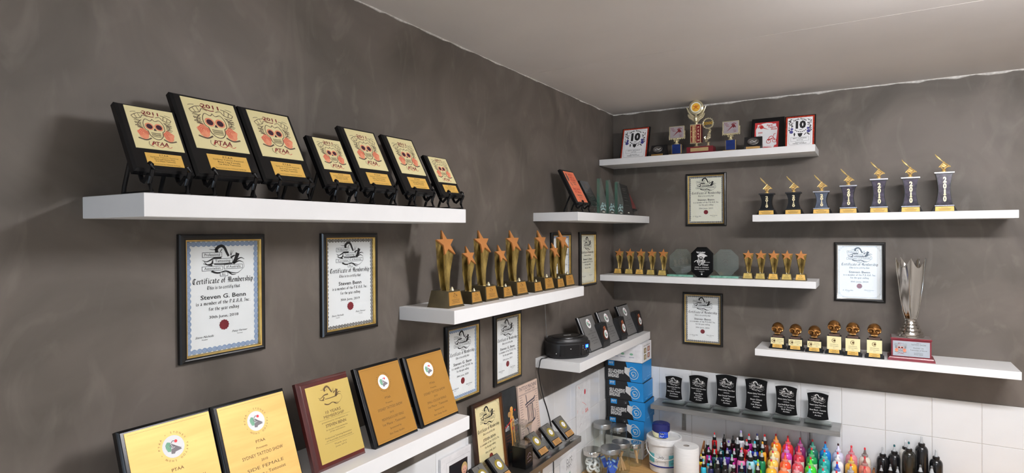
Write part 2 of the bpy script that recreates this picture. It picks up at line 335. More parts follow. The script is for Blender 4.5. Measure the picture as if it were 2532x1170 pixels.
# ------------------------------------------------------------------ the setting
CZ, FZ, TZ, BZ = 2.9197, -0.13, 1.1935, 0.62      # ceiling, floor, top of the tiles, bench top
RX, FY = 5.2, -7.4
wl = struct('wall_left', MB().box(-0.12, 0, FY, 0.12, FZ, CZ + 0.1), M_WALL)
wb = struct('wall_back', MB().box(0, RX, 0, 0.12, FZ, CZ + 0.1), M_WALL)
struct('wall_right', MB().box(RX, RX + 0.12, FY, 0.12, FZ, CZ + 0.1), M_ROOM)
mb = MB(); wx0, wx1, wz0, wz1 = 0.85, 2.15, 0.80, 2.20
mb.box(0, wx0, FY - 0.12, FY, FZ, CZ + 0.1).box(wx1, RX, FY - 0.12, FY, FZ, CZ + 0.1).box(wx0, wx1, FY - 0.12, FY, FZ, wz0).box(wx0, wx1, FY - 0.12, FY, wz1, CZ + 0.1)
struct('wall_front', mb, M_ROOM)
mb = MB()
for x in (wx0, 1.62, wx1 - 0.05): mb.box(x, x + 0.05, FY - 0.1, FY - 0.02, wz0, wz1)
mb.box(wx0, wx1, FY - 0.1, FY - 0.02, wz0, wz0 + 0.05).box(wx0, wx1, FY - 0.1, FY - 0.02, wz1 - 0.05, wz1).box(wx0, wx1, FY - 0.1, FY - 0.02, 1.9, 1.94)
w1 = struct('window_1', mb, M_BLKSAT)
MB().box(wx0, wx1, FY - 0.062, FY - 0.058, wz0, wz1).build('pane', M_GLASS, w1, smooth=False)
struct('floor', MB().box(-0.12, RX + 0.12, FY - 0.12, 0.12, FZ - 0.1, FZ), M_FLOOR)
SEAM = -1.255
cl = struct('ceiling', MB().box(-0.12, RX, SEAM + 0.0015, 0.12, CZ, CZ + 0.08).box(-0.12, RX, FY, SEAM - 0.0015, CZ, CZ + 0.08).box(-0.12, RX, SEAM - 0.0015, SEAM + 0.0015, CZ + 0.004, CZ + 0.08), M_CEIL)
def crumb(name, axis, length, lo, hi):
    mb = MB(); t = 0.0; pts = []
    while t < length:
        pts.append((t, lo + (hi - lo) * random.random() * (0.4 + 0.6 * random.random()), 0.002 + 0.004 * random.random())); t += 0.02 + 0.05 * random.random()
    rings = []
    for t, h, d in pts:
        if axis == 'x': rings.append([(t, 0.001, CZ + 0.001), (t, 0.001, CZ - h), (t, -d, CZ - h * 0.7), (t, -d, CZ + 0.001)])
        else: rings.append([(-0.001, -t, CZ + 0.001), (-0.001, -t, CZ - h), (d, -t, CZ - h * 0.7), (d, -t, CZ + 0.001)])
    mb.loft(rings)
    struct(name, mb, M_CRUMB)
crumb('trim_1', 'x', 3.2, 0.004, 0.019)
crumb('trim_2', 'y', 3.6, 0.001, 0.010)

# wall tiles, one object each
PITCH, JT = 0.2149, 0.0025
def tile_mesh(w, h):
    return MB().loft([[(0, 0, 0), (w, 0, 0), (w, 0, h), (0, 0, h)], [(0, -0.005, 0), (w, -0.005, 0), (w, -0.005, h), (0, -0.005, h)],
                      [(0.0015, -0.0065, 0.0015), (w - 0.0015, -0.0065, 0.0015), (w - 0.0015, -0.0065, h - 0.0015), (0.0015, -0.0065, h - 0.0015)]][::1])
MB().box(0.002, 3.0, -0.004, 0.002, BZ - 0.05, TZ - 0.002).build('grout_bed', M_GROUT, wb, smooth=False)
MB().box(-0.002, 0.004, -3.6, 0, BZ - 0.25, TZ - 0.002).build('grout_bed', M_GROUT, wl, smooth=False)
_tm = {}
def tile(parent, x0, x1, z0, z1, left):
    k = (round(x1 - x0, 4), round(z1 - z0, 4))
    if k not in _tm:
        o = tile_mesh(k[0] - JT, k[1] - JT).build('tile', M_TILE, parent); _tm[k] = o.data
    else:
        o = bpy.data.objects.new('tile', _tm[k]); COL.objects.link(o); o.parent = parent
    if left: o.location = (0, x0 + JT / 2, z0 + JT / 2); o.rotation_euler = (0, 0, R(90))
    else: o.location = (x0 + JT / 2, 0, z0 + JT / 2)
ZR = [TZ - PITCH * k for k in range(4)]
xs = [0.0066] + [0.1066 + PITCH * k for k in range(0, 14)]
for k in range(3):
    for a, b in zip(xs[:-1], xs[1:]): tile(wb, a, b, ZR[k + 1] if k < 2 else BZ - 0.03, ZR[k], False)
ys = [-0.0066] + [-0.0761 - PITCH * k for k in range(0, 17)]
for k in range(4):
    for a, b in zip(ys[1:], ys[:-1]): tile(wl, a, b, TZ - PITCH * (k + 1), TZ - PITCH * k, True)

# ------------------------------------------------------------------ fluorescent battens on the ceiling (the room's lamps)
def lit(k): return mat('lit_diffuser_%d' % k, (252, 251, 255), 0.5, emit=k)
for x, y, e, lab in ((2.25, -2.02, TUBE_W, 'white wrap-around fluorescent batten hung below the ceiling near the trophy shelves'), (2.9, -5.2, TUBE_W * 0.35, 'white wrap-around fluorescent batten hung below the ceiling towards the shop window')):
    t = thing('ceiling_light', lab, 'light', (x, y, CZ))
    MB().box(-0.62, 0.62, -0.045, 0.045, -0.068, -0.050, b=0.004).build('housing', M_WHITE, t)
    n = 20; ring = lambda xx: [(xx, 0.095 * math.cos(2 * math.pi * i / n), -0.098 + 0.027 * math.sin(2 * math.pi * i / n)) for i in range(n)]
    MB().loft([ring(-0.60), ring(0.60)]).build('diffuser', lit(e), t)
    for r_ in (-0.4, 0.4): MB().tube([(r_, 0, -0.051), (r_, 0, 0)], 0.006, 8).build('suspension_rod', M_WHITE, t)

# ------------------------------------------------------------------ white floating shelves
def shelf(label, x0, x1, y0, y1, z, th):
    o = MB().box(0, x1 - x0, 0, y1 - y0, -th, 0, b=0.0012).build('floating_shelf', M_WHITE); o.location = (x0, y0, z)
    tag(o, label, 'shelf', 'white floating shelves')
ZL1, ZL2, ZL3, ZL4, ZLG = 2.1881, 1.8204, 2.2060, 1.4265, 1.4186
ZR1, ZR2, ZR3, ZR4 = 2.5803, 2.1963, 1.8196, 1.4208
shelf('thick white floating shelf holding the row of 2011 skull plaques', 0, 0.26, -3.2856, -2.1439, ZL1, 0.05)
shelf('thick white floating shelf holding nine star trophies beneath the skull plaques', 0, 0.26, -2.2185, -1.0884, ZL2, 0.05)
shelf('thick white floating shelf in the corner holding the orange plaque and glass peaks', 0, 0.26, -1.1584, -0.012, ZL3, 0.045)
shelf('thick white floating shelf holding the black radio and grey plaques', 0, 0.26, -1.1427, -0.005, ZL4, 0.05)
shelf('thick white floating shelf holding the large gold plaques, lowest on the side wall', 0, 0.26, -3.35, -2.1289, ZLG, 0.05)
shelf('white floating shelf nearest the ceiling holding cups and red plaques', 0.004, 1.281, -0.26, 0, ZR1, 0.0393)
shelf('white floating shelf holding the gold tattoo machine trophies', 0.9552, 2.15, -0.26, 0, ZR2, 0.0393)
shelf('white floating shelf holding ten small star trophies and octagon awards', 0.004, 1.2833, -0.26, 0, ZR3, 0.0393)
shelf('white floating shelf holding the skull trophies and silver cup', 0.966, 2.16, -0.26, 0, ZR4, 0.0393)

# ------------------------------------------------------------------ shared print: the association emblem
def emblem(mb, cx, cz, w, y, ink=0, fill=None, txt=True, sub=None):
    T = lambda px, py: (cx + (px - 1035) / 970.0 * w, cz + (655 - py) / 970.0 * w)
    st = lambda pts, a, b: mb.stroke([T(*p) for p in pts], (a * w, b * w), y, ink)
    st([(885, 470), (872, 410), (925, 352), (1000, 335), (1060, 380), (1100, 460), (1150, 555)], 0.075, 0.05)
    st([(900, 360), (860, 372), (815, 352)], 0.02, 0.004); st([(890, 400), (800, 412), (710, 398)], 0.02, 0.004)
    st([(960, 455), (985, 420), (1005, 395)], 0.02, 0.01)
    st([(1250, 715), (1320, 610), (1365, 495)], 0.05, 0.10); st([(1200, 590), (1250, 560), (1300, 540)], 0.05, 0.02)
    for a in (1190, 1225, 1270): st([(1200, 545), (a, 430)], 0.01, 0.003)
    st([(565, 625), (650, 655), (730, 630), (830, 585), (985, 580)], 0.006, 0.05); st([(600, 650), (665, 718), (760, 705), (800, 640)], 0.006, 0.05)
    st([(580, 690), (680, 725), (780, 740)], 0.006, 0.03)
    st([(1260, 722), (1340, 645), (1440, 598), (1525, 632)], 0.05, 0.006); st([(1290, 705), (1400, 665), (1505, 705)], 0.04, 0.006)
    st([(760, 855), (850, 895), (950, 900), (1080, 870), (1200, 905), (1350, 925), (1445, 868)], 0.045, 0.006); st([(1140, 885), (1225, 950), (1325, 952)], 0.04, 0.006)
    st([(1500, 715), (1518, 800), (1440, 875)], 0.006, 0.006); st([(820, 715), (1000, 722), (1240, 712)], 0.02, 0.03)
    for x0, x1, y0, y1, s in ((560, 1000, 465, 570, 'Professional'), (790, 1240, 600, 705, 'Tattooing'), (550, 1010, 755, 850, 'Association'), (1040, 1480, 735, 830, 'of Australia'), (950, 1130, 890, 978, 'Inc.')):
        a = T(x0, y1); b = T(x1, y0)
        if fill is not None:
            mb.rect(a[0], b[0], a[1], b[1], y - 0.00008, ink); k = 0.009 * w
            mb.rect(a[0] + k, b[0] - k, a[1] + k, b[1] - k, y - 0.00016, fill)
        if txt: mb.text(s, (a[0] + b[0]) / 2, (a[1] + b[1]) / 2, (b[1] - a[1]) * 0.55, y - 0.00024, ink if fill is not None else ink, w=(b[0] - a[0]) * (0.78 if len(s) > 5 else 0.5), bold=0.01)

# ------------------------------------------------------------------ framed certificates
def rect_rings(w, h, prof, m, mb):
    mb.loft([[(-w / 2 + i, y, -h / 2 + i), (w / 2 - i, y, -h / 2 + i), (w / 2 - i, y, h / 2 - i), (-w / 2 + i, y, h / 2 - i)] for i, y in prof], m, caps=False)
def scallops(mb, w, h, r, y, ma, mbk):
    # guilloche border: a band with a row of overlapping rosettes
    n = max(4, round(w / (2 * r) * 1.0)); k = max(4, round(h / (2 * r)))
    pts = [(-w / 2 + w * i / n, s * h / 2) for i in range(n + 1) for s in (-1, 1)] + [(s * w / 2, -h / 2 + h * i / k) for i in range(1, k) for s in (-1, 1)]
    for j, (x, z) in enumerate(pts):
        mb.disc(x, z, r, y - 0.00002 * (j % 3), ma, n=12); mb.ring(x, z, r * 0.30, r * 0.52, y - 0.0001, mbk, n=10)
def certificate(label, loc, rz, style, name, date, w=0.254, h=0.340, paper=None, frame=None, lip=None, tilt=0.0, seal=True, sig1='Steve Nicholls'):
    t = thing('framed_certificate', label, 'certificate', loc, rz, 'framed membership certificates', tilt)
    fr = frame or M_FRAME
    mb = MB(); rect_rings(w, h, [(0, 0), (0, -0.011), (0.003, -0.016), (0.009, -0.018), (0.013, -0.0165), (0.0155, -0.0165)], 0, mb); mb.build('frame', fr, t, ang=25)
    mb = MB(); rect_rings(w, h, [(0.0150, -0.0168), (0.0178, -0.0160), (0.0198, -0.0100), (0.0198, -0.006)], 0, mb); mb.build('gold_fillet', lip or M_GOLDLIP, t, ang=25)
    pm = paper or M_PAPER; pw, ph = w - 0.036, h - 0.036
    MB().box(-pw / 2, pw / 2, -0.0062, -0.001, -ph / 2, ph / 2).build('paper', pm, t, smooth=False)
    y = -0.0065; iw, ih = pw - 0.004, ph - 0.004
    mb = MB()
    if style in ('blue', 'grey'):
        a, b = (M_BLUEB, M_BLUEL) if style == 'blue' else (M_GREYB, M_GREYL)
        bw = 0.013 if style == 'blue' else 0.010
        for s in (-1, 1):
            mb.rect(-iw / 2 + 0.004, iw / 2 - 0.004, s * (ih / 2 - bw / 2) - bw / 2 + 0.002, s * (ih / 2 - bw / 2) + bw / 2 - 0.002, y, 0)
            mb.rect(s * (iw / 2 - bw / 2) - bw / 2 + 0.002, s * (iw / 2 - bw / 2) + bw / 2 - 0.002, -ih / 2 + 0.004, ih / 2 - 0.004, y, 0)
        scallops(mb, iw - bw, ih - bw, 0.0074 if style == 'blue' else 0.0062, y - 0.0001, 0, 1)
        mb.build('border', [a, b], t, smooth=False)
    else:
        for i in (0.004, 0.006):
            for s in (-1, 1):
                mb.rect(-iw / 2 + 0.02, iw / 2 - 0.02, s * (ih / 2 - i) - 0.0003, s * (ih / 2 - i) + 0.0003, y); mb.rect(s * (iw / 2 - i) - 0.0003, s * (iw / 2 - i) + 0.0003, -ih / 2 + 0.02, ih / 2 - 0.02, y)
        for sx in (-1, 1):
            for sz in (-1, 1):
                cx, cz = sx * (iw / 2 - 0.006), sz * (ih / 2 - 0.006)
                mb.ring(cx, cz, 0.0145, 0.0152, y, n=12, a0=math.atan2(-sz, -sx) - 0.85, a1=math.atan2(-sz, -sx) + 0.85)
                mb.ring(cx - sx * 0.004, cz - sz * 0.004, 0.0046, 0.0052, y, n=14); mb.ring(cx - sx * 0.021, cz - sz * 0.002, 0.003, 0.0036, y, n=12); mb.ring(cx - sx * 0.002, cz - sz * 0.021, 0.003, 0.0036, y, n=12)
        mb.build('border', M_INKG, t, smooth=False)
    top = ph / 2; Zf = lambda f: top - f * ph
    mb = MB(); emblem(mb, 0.0, Zf(0.185), pw * 0.58, y - 0.0002, 0, 1); mb.build('emblem', [M_INK, pm], t, smooth=False)
    mb = MB(); yy = y - 0.0002
    mb.blackletter('Certificate of Membership', 0, Zf(0.365), 0.0148, yy, pw * 0.82)
    mb.blackletter('This is to certify that', 0, Zf(0.425), 0.0094, yy, pw * 0.45)
    mb.text(name, 0, Zf(0.505), 0.0120, yy, w=pw * (0.62 if 'G.' in name else 0.48), bold=0.012)
    mb.blackletter('is a member of the P.T.A.A. Inc.', 0, Zf(0.562), 0.0094, yy, pw * 0.74)
    mb.blackletter('for the year ending', 0, Zf(0.615), 0.0094, yy, pw * 0.41)
    mb.text(date, 0, Zf(0.685), 0.0078, yy, w=pw * 0.40, bold=0.004)
    mb.text(sig1, -pw * 0.26, Zf(0.852), 0.0062, yy, w=pw * 0.24, shear=0.35); mb.text('President', -pw * 0.26, Zf(0.877), 0.0032, yy)
    mb.text('Patsy Farmer', pw * 0.22, Zf(0.838), 0.0056, yy, w=pw * 0.22, shear=0.35); mb.text('Secretary', pw * 0.22, Zf(0.862), 0.0032, yy)
    mb.build('lettering', M_INK, t, smooth=False)
    if seal:
        n = 24; mb = MB(); mb.prism([((0.0138 + 0.0008 * (-1) ** i) * math.cos(2 * math.pi * i / n), Zf(0.765) + (0.0138 + 0.0008 * (-1) ** i) * math.sin(2 * math.pi * i / n)) for i in range(n)], y - 0.0009, y)
        mb.ring(0, Zf(0.765), 0.0090, 0.0100, y - 0.0011, n=24); mb.build('seal', M_SEAL, t)
    MB().rect(-pw / 2 - 0.001, pw / 2 + 0.001, -ph / 2 - 0.001, ph / 2 + 0.001, -0.0095).build('glazing', M_GLASS, t, smooth=False)
    return t
certificate('black framed certificate with blue border dated 2018, below the skull plaques', (0, -2.944, 1.931), 90, 'blue', 'Steven G. Benn', '30th June, 2018')
certificate('black framed certificate with grey scalloped border dated 2019, below the skull plaques', (0, -2.475, 1.932), 90, 'grey', 'Steven Benn', '30th June, 2019')
certificate('black framed certificate with blue border dated 2020, behind the gold plaque', (0, -1.818, 1.533), 90, 'blue', 'Steven G. Benn', '30th June, 2020')
certificate('black framed certificate with grey border dated 2021, beneath the star trophy shelf', (0, -1.440, 1.535), 90, 'grey', 'Steven G. Benn', '30th June, 2021', sig1='Huey Stone')
certificate('black framed certificate with blue border partly hidden behind star trophies', (0, -0.842, 1.930), 90, 'blue', 'Steven Benn', '30th June, 2017')
certificate('narrow-looking cream certificate in black frame beside the ninth star trophy', (0, -0.464, 1.932), 90, 'line', 'Steven G. Benn', '30th June, 2016', paper=M_IVORY, seal=False)
certificate('black framed certificate dated 2023 hanging above the octagon awards', (0.633, 0, 2.307), 0, 'grey', 'Steven Benn', '30th June, 2023', paper=M_IVORY, sig1='E. Wang Ellis')
certificate('black framed certificate dated 2022 hanging below the octagon awards', (0.609, 0, 1.535), 0, 'grey', 'Steven Benn', '30th June, 2022', sig1='E. Wang Ellis')
certificate('black framed certificate dated 2024 with silver fillet, beside the silver cup', (1.487, 0, 1.865), 0, 'line', 'Steven Benn', '30th June, 2024', lip=M_CHROME, sig1='E. Wang Ellis')

# ------------------------------------------------------------------ 2011 skull plaques on black easels
def board(mb, w, h, t, b=0.006, m=0):
    # plaque board with a stepped, bevelled front edge; front face in the plane y = 0
    r = lambda i, y: [(-w / 2 + i, y, i), (w / 2 - i, y, i), (w / 2 - i, y, h - i), (-w / 2 + i, y, h - i)]
    mb.loft([r(0, t), r(0, b * 0.9), r(b * 0.5, b * 0.45), r(b * 0.6, b * 0.3), r(b, 0)], m)
    return mb
def skull_art(mb, cx, cz, s, y):
    # mats: 0 brown line, 1 salmon, 2 aubergine, 3 dark red, 4 red
    P = lambda x, z: (cx + x * s, cz + z * s)
    st = lambda pts, w=0.010, m=0: mb.stroke([P(*p) for p in pts], w * s, y - 0.0002, m)
    rnd = random.Random(3)
    for sx in (-1, 1):
        pts = [P(sx * 0.265 + 0.115 * math.cos(a) * (1 + 0.16 * math.sin(5 * a)), -0.15 + 0.14 * math.sin(a) * (1 + 0.14 * math.cos(4 * a))) for a in [2 * math.pi * i / 22 for i in range(22)]]
        mb.poly(pts, y, 1)
        for r_ in (0.03, 0.06, 0.09): mb.ring(*P(sx * 0.265, -0.14), r_ * s, (r_ + 0.007) * s, y - 0.0002, 4, n=14, a0=sx * 0.4, a1=sx * 0.4 + 4.4)
        st([(sx * 0.13, -0.25), (sx * 0.25, -0.31), (sx * 0.40, -0.27)], 0.03)
        mb.disc(*P(sx * 0.10, 0.055), 0.092 * s, y - 0.0001, 1, n=16); mb.disc(*P(sx * 0.10, 0.052), 0.064 * s, y - 0.0003, 2, n=14)
        st([(sx * 0.155, -0.06), (sx * 0.135, -0.17), (sx * 0.07, -0.25), (0, -0.275)], 0.016)
        st([(sx * 0.155, -0.06), (sx * 0.21, -0.01), (sx * 0.215, 0.12), (sx * 0.15, 0.235), (sx * 0.05, 0.20), (0, 0.255)], 0.013)
        for k in range(9):
            x0 = sx * (0.24 + 0.03 * rnd.random()); z0 = -0.02 + 0.024 * k
            st([(x0, z0), (x0 + sx * 0.06, z0 + 0.03 * rnd.random()), (x0 + sx * (0.09 + 0.05 * rnd.random()), z0 + 0.05 * rnd.random() - 0.01)], 0.011)
        st([(sx * 0.24, -0.02), (sx * 0.33, 0.05), (sx * 0.30, 0.14), (sx * 0.23, 0.20)], 0.012)
        # banner ends
        st([(sx * 0.08, 0.30), (sx * 0.18, 0.33), (sx * 0.24, 0.25), (sx * 0.38, 0.22)], 0.012); st([(sx * 0.20, 0.38), (sx * 0.30, 0.36), (sx * 0.42, 0.28)], 0.012)
        st([(sx * 0.42, 0.28), (sx * 0.38, 0.22)], 0.012); st([(sx * 0.27, 0.36), (sx * 0.24, 0.26)], 0.010); st([(sx * 0.35, 0.33), (sx * 0.31, 0.23)], 0.010)
        st([(sx * 0.30, 0.40), (sx * 0.37, 0.39), (sx * 0.42, 0.37)], 0.009)
    mb.poly([P(-0.032, -0.045), P(0.032, -0.045), P(0.0, 0.02)], y - 0.0003, 2)
    for z in (-0.10, -0.145, -0.19): st([(-0.10, z), (0, z - 0.012), (0.10, z)], 0.009)
    for k in range(8): st([(-0.095 + k * 0.027, -0.10), (-0.085 + k * 0.0245, -0.19)], 0.006)
    mb.text('2011', *P(0.0, 0.40), 0.085 * s, y - 0.0003, 3, w=0.34 * s, bold=0.015, rot=-0.03); st([(-0.19, 0.41), (-0.12, 0.34), (0.0, 0.31), (0.06, 0.33)], 0.016, 3)
    mb.text('PTAA', *P(0.02, -0.385), 0.10 * s, y - 0.0003, 3, w=0.34 * s, bold=0.012, shear=0.25)
    st([(-0.17, -0.44), (-0.12, -0.36), (-0.05, -0.44), (0.04, -0.47), (0.12, -0.42), (0.20, -0.46), (0.26, -0.43)], 0.010, 4); st([(-0.2, -0.34), (-0.21, -0.42), (-0.13, -0.47)], 0.009)
SKM = [M_BROWNL, M_SALMON, M_PURP, M_DKRED, M_RED]
def easel(label, loc, rz, w, mt, group, tilt=28.0, hgt=0.10, lift=0.052, r=0.0048):
    t = thing('plaque_easel', label, 'easel', loc, rz, group)
    d = (math.sin(R(tilt)), math.cos(R(tilt))); n = (math.cos(R(tilt)), -math.sin(R(tilt)))
    by, bz = 0.021 * n[0] + 0.006, lift + 0.021 * n[1] - 0.002
    for sx in (-1, 1):
        x = sx * w * 0.30; mb = MB()
        mb.tube([(x, -0.007, lift + 0.016), (x, -0.015, lift + 0.012), (x, -0.0185, lift + 0.001), (x, -0.014, lift - 0.010), (x, -0.002, lift - 0.0095), (x, by - 0.008, bz - 0.012), (x, by, bz - 0.008)], r, 8)
        mb.tube([(x, -0.010, lift - 0.011), (x, -0.006, lift * 0.45), (x, -0.014, r)], r, 8)
        mb.tube([(x, by, bz - 0.008), (x, by + d[0] * hgt + 0.002, bz - 0.008 + d[1] * hgt)], r, 8)
        mb.tube([(x, by + d[0] * hgt * 0.8, bz + d[1] * hgt * 0.75), (x, by + 0.075, 0.02), (x, by + 0.078, r)], r, 8)
        mb.tube([(x, -0.014, r), (x, by + 0.078, r)], r * 0.9, 8)
        mb.build('side_arm', mt, t)
    MB().tube([(-w * 0.30, by + d[0] * hgt * 0.6, bz + d[1] * hgt * 0.55), (w * 0.30, by + d[0] * hgt * 0.6, bz + d[1] * hgt * 0.55)], r * 0.9, 8).build('crossbar', mt, t)
    MB().box(-w * 0.30, w * 0.30, by + 0.01, by + 0.024, 0.0015, 0.007).build('crossbar', mt, t)
    return t
AW2011 = [('Best Half Sleeve Male', '2nd Place Tattooist'), ('Best Leg Female', '1st Place Tattooist'), ('Best Half Arm Male', '1st Place Tattooist'), ('Best Back Female', '3rd Place Tattooist'),
          ('Best Chest Female', '1st Place Tattooist'), ('Best Half Sleeve Female', '1st Place Tattooist'), ('Best Small Male', '2nd Place Tattooist')]
PL = [(-3.205, 0.135, 0.178, 'small black 2011 skull plaque at the shelf end nearest the camera'), (-3.046, 0.178, 0.238, 'largest black 2011 skull plaque, second along the shelf'),
      (-2.870, 0.166, 0.236, 'tall black 2011 skull plaque, third along the shelf, beside the largest'), (-2.682, 0.134, 0.176, 'small black 2011 skull plaque at the middle of the row'),
      (-2.520, 0.163, 0.236, 'tall black 2011 skull plaque, fifth along the shelf'), (-2.323, 0.163, 0.236, 'tall black 2011 skull plaque, sixth along the shelf'),
      (-2.141, 0.137, 0.176, 'small black 2011 skull plaque at the shelf end nearest the corner')]
for i, (yc, w, h, lab) in enumerate(PL):
    easel('black plastic easel under the %s 2011 skull plaque' % ORD[i], (0.2, yc, ZL1), 90, w, M_BLK, 'black plastic easels of the skull plaques')
    t = thing('skull_plaque', lab, 'plaque', (0.2, yc, ZL1 + 0.052), 90, '2011 skull plaques', 28)
    board(MB(), w, h, 0.019).build('board', M_BLK, t, ang=20)
    pw, z0, z1 = w * 0.80, h * 0.325, h * 0.955
    MB().box(-pw / 2 + w * 0.02, pw / 2 + w * 0.02, -0.001, 0.0005, z0, z1).build('plate', M_PLATE, t, smooth=False)
    mb = MB(); skull_art(mb, w * 0.02, (z0 + z1) / 2, min(pw, z1 - z0) * 0.98, -0.0012); mb.build('skull_print', SKM, t, smooth=False)
    np_ = MB().box(-w * 0.27, w * 0.33, -0.001, 0.0005, h * 0.085, h * 0.265).build('nameplate', M_NAME, t, smooth=False)
    mb = MB(); cx = w * 0.03; k = h / 0.236
    mb.text('P.T.A.A', cx, h * 0.237, 0.0062 * k, -0.0012, bold=0.01); mb.text('Sydney Tattoo Festival', cx, h * 0.207, 0.0042 * k, -0.0012, w=w * 0.46); mb.text(AW2011[i][0], cx, h * 0.178, 0.0044 * k, -0.0012, w=w * 0.34, bold=0.008)
    mb.text(AW2011[i][1], cx, h * 0.150, 0.0042 * k, -0.0012, w=w * 0.33, bold=0.008); mb.text('Sponsored by Inkland Sydney', cx, h * 0.106, 0.0034 * k, -0.0012, w=w * 0.46)
    mb.build('lettering', M_INKGOLD, np_, smooth=False)

# ------------------------------------------------------------------ star trophies
def star_pts(r, k=0.42):
    return [((r if i % 2 == 0 else r * k) * math.sin(math.pi * i / 5), (r if i % 2 == 0 else r * k) * math.cos(math.pi * i / 5)) for i in range(10)]
def star_trophy(label, loc, rz, H, group, nm=None):
    t = thing('star_trophy', label, 'trophy', loc, rz, group)
    bw = 0.34 * H; bh = 0.215 * H
    MB().frustum(bw * 1.02, bw * 1.02, bw, bw, 0, bh * 0.07).frustum(bw, bw * 0.98, bw * 0.80, bw * 0.78, bh * 0.07, bh).build('base', M_BASEBR, t)
    # the gold plate on the sloping front of the base
    sl = (bw * 0.98 - bw * 0.78) / 2 / (bh * 0.93); fy = lambda z: -bw * 0.49 + (z - bh * 0.07) * sl - 0.0012
    a, b = bh * 0.14, bh * 0.92; wa, wb_ = bw * 0.43, bw * 0.355
    pl = MB().loft([[(-wa, fy(a), a), (wa, fy(a), a), (wb_, fy(b), b), (-wb_, fy(b), b)], [(-wa, fy(a) + 0.002, a), (wa, fy(a) + 0.002, a), (wb_, fy(b) + 0.002, b), (-wb_, fy(b) + 0.002, b)]]).build('plate', nm or M_GOLDDK, t)
    mb = MB(); emblem(mb, 0, 0, bw * 0.30, 0, 0, None, txt=False)
    for z, w_ in ((-bh * 0.24, 0.5), (-bh * 0.33, 0.42), (-bh * 0.42, 0.5)): mb.rect(-bw * w_ / 2, bw * w_ / 2, z, z + bh * 0.025, 0)
    mb.xf(Matrix.Translation((0, fy(bh * 0.68) - 0.0004, bh * 0.68)) @ Matrix.Rotation(-math.atan(sl), 4, 'X'))
    mb.build('engraving', M_INKGOLD, pl, smooth=False)
    # the tail of the star: lofted from the star outline down to a small star on the base
    R0 = 0.185 * H; sc = H * 0.815; tl = R(24)
    top = [(x, z * math.sin(tl) + 0.003, sc + z * math.cos(tl)) for x, z in star_pts(R0 * 0.97, 0.36)]
    mid = [(x * 0.62, z * 0.55 * math.sin(R(42)) + 0.010, H * 0.50 + z * 0.55 * math.cos(R(42)) * 0.9) for x, z in star_pts(R0, 0.27)]
    bot = [(x * 0.32, z * 0.36 + 0.006, bh) for x, z in star_pts(R0, 0.30)]
    MB().loft([bot[::-1], mid[::-1], top[::-1]]).build('tail', M_ANTGOLD, t, ang=20)
    f0 = [(x, z * math.sin(tl), sc + z * math.cos(tl)) for x, z in star_pts(R0 * 1.03, 0.40)]
    f1 = [(p[0], p[1] - 0.005 * H / 0.29 * math.cos(tl), p[2] + 0.005 * H / 0.29 * math.sin(tl)) for p in f0]
    MB().loft([[(p[0], p[1] + 0.002, p[2]) for p in f0][::-1], f1[::-1]]).build('star', M_STAR, t, smooth=False)
    k = H / 0.29
    MB().lathe([(0.009 * k, 0), (0.008 * k, 0.003 * k), (0.005 * k, 0.009 * k), (0.0025 * k, 0.014 * k)], 10, cx=-0.002 * k, cy=-0.030 * k, cz=bh).build('stud', M_PALEGOLD, t)
    return t
LSTAR = [(-2.130, 0.293), (-1.992, 0.229), (-1.880, 0.293), (-1.752, 0.229), (-1.628, 0.293), (-1.478, 0.229), (-1.362, 0.293), (-1.238, 0.229), (-1.128, 0.293)]
for i, (yc, H) in enumerate(LSTAR):
    d = 0.34 * H
    star_trophy('%s gold star trophy, %s along the shelf under the skull plaques' % ('tall' if H > 0.25 else 'short', ORD[i]), (0.205 - d / 2, yc, ZL2), 90 + random.uniform(-2, 2), H, 'star trophies on the side wall')
for i, (xc, yf) in enumerate([(0.080, -0.135), (0.160, -0.145), (0.238, -0.155), (0.316, -0.165), (0.398, -0.186), (0.920, -0.225), (0.990, -0.225), (1.060, -0.225), (1.131, -0.225), (1.203, -0.225)]):
    H = 0.173; d = 0.34 * H; k = i % 5
    lab = ('small gold star trophy between the corner and the octagons, %s from the corner' % ORD[k]) if i < 5 else ('small gold star trophy past the glass octagons, %s from the shelf end' % ORD[4 - k])
    star_trophy(lab, (xc, yf + d / 2, ZR3), random.uniform(-2, 2), H, 'star trophies on the back wall', M_NAME if i in (0, 2, 7, 9) else M_OLIVE)

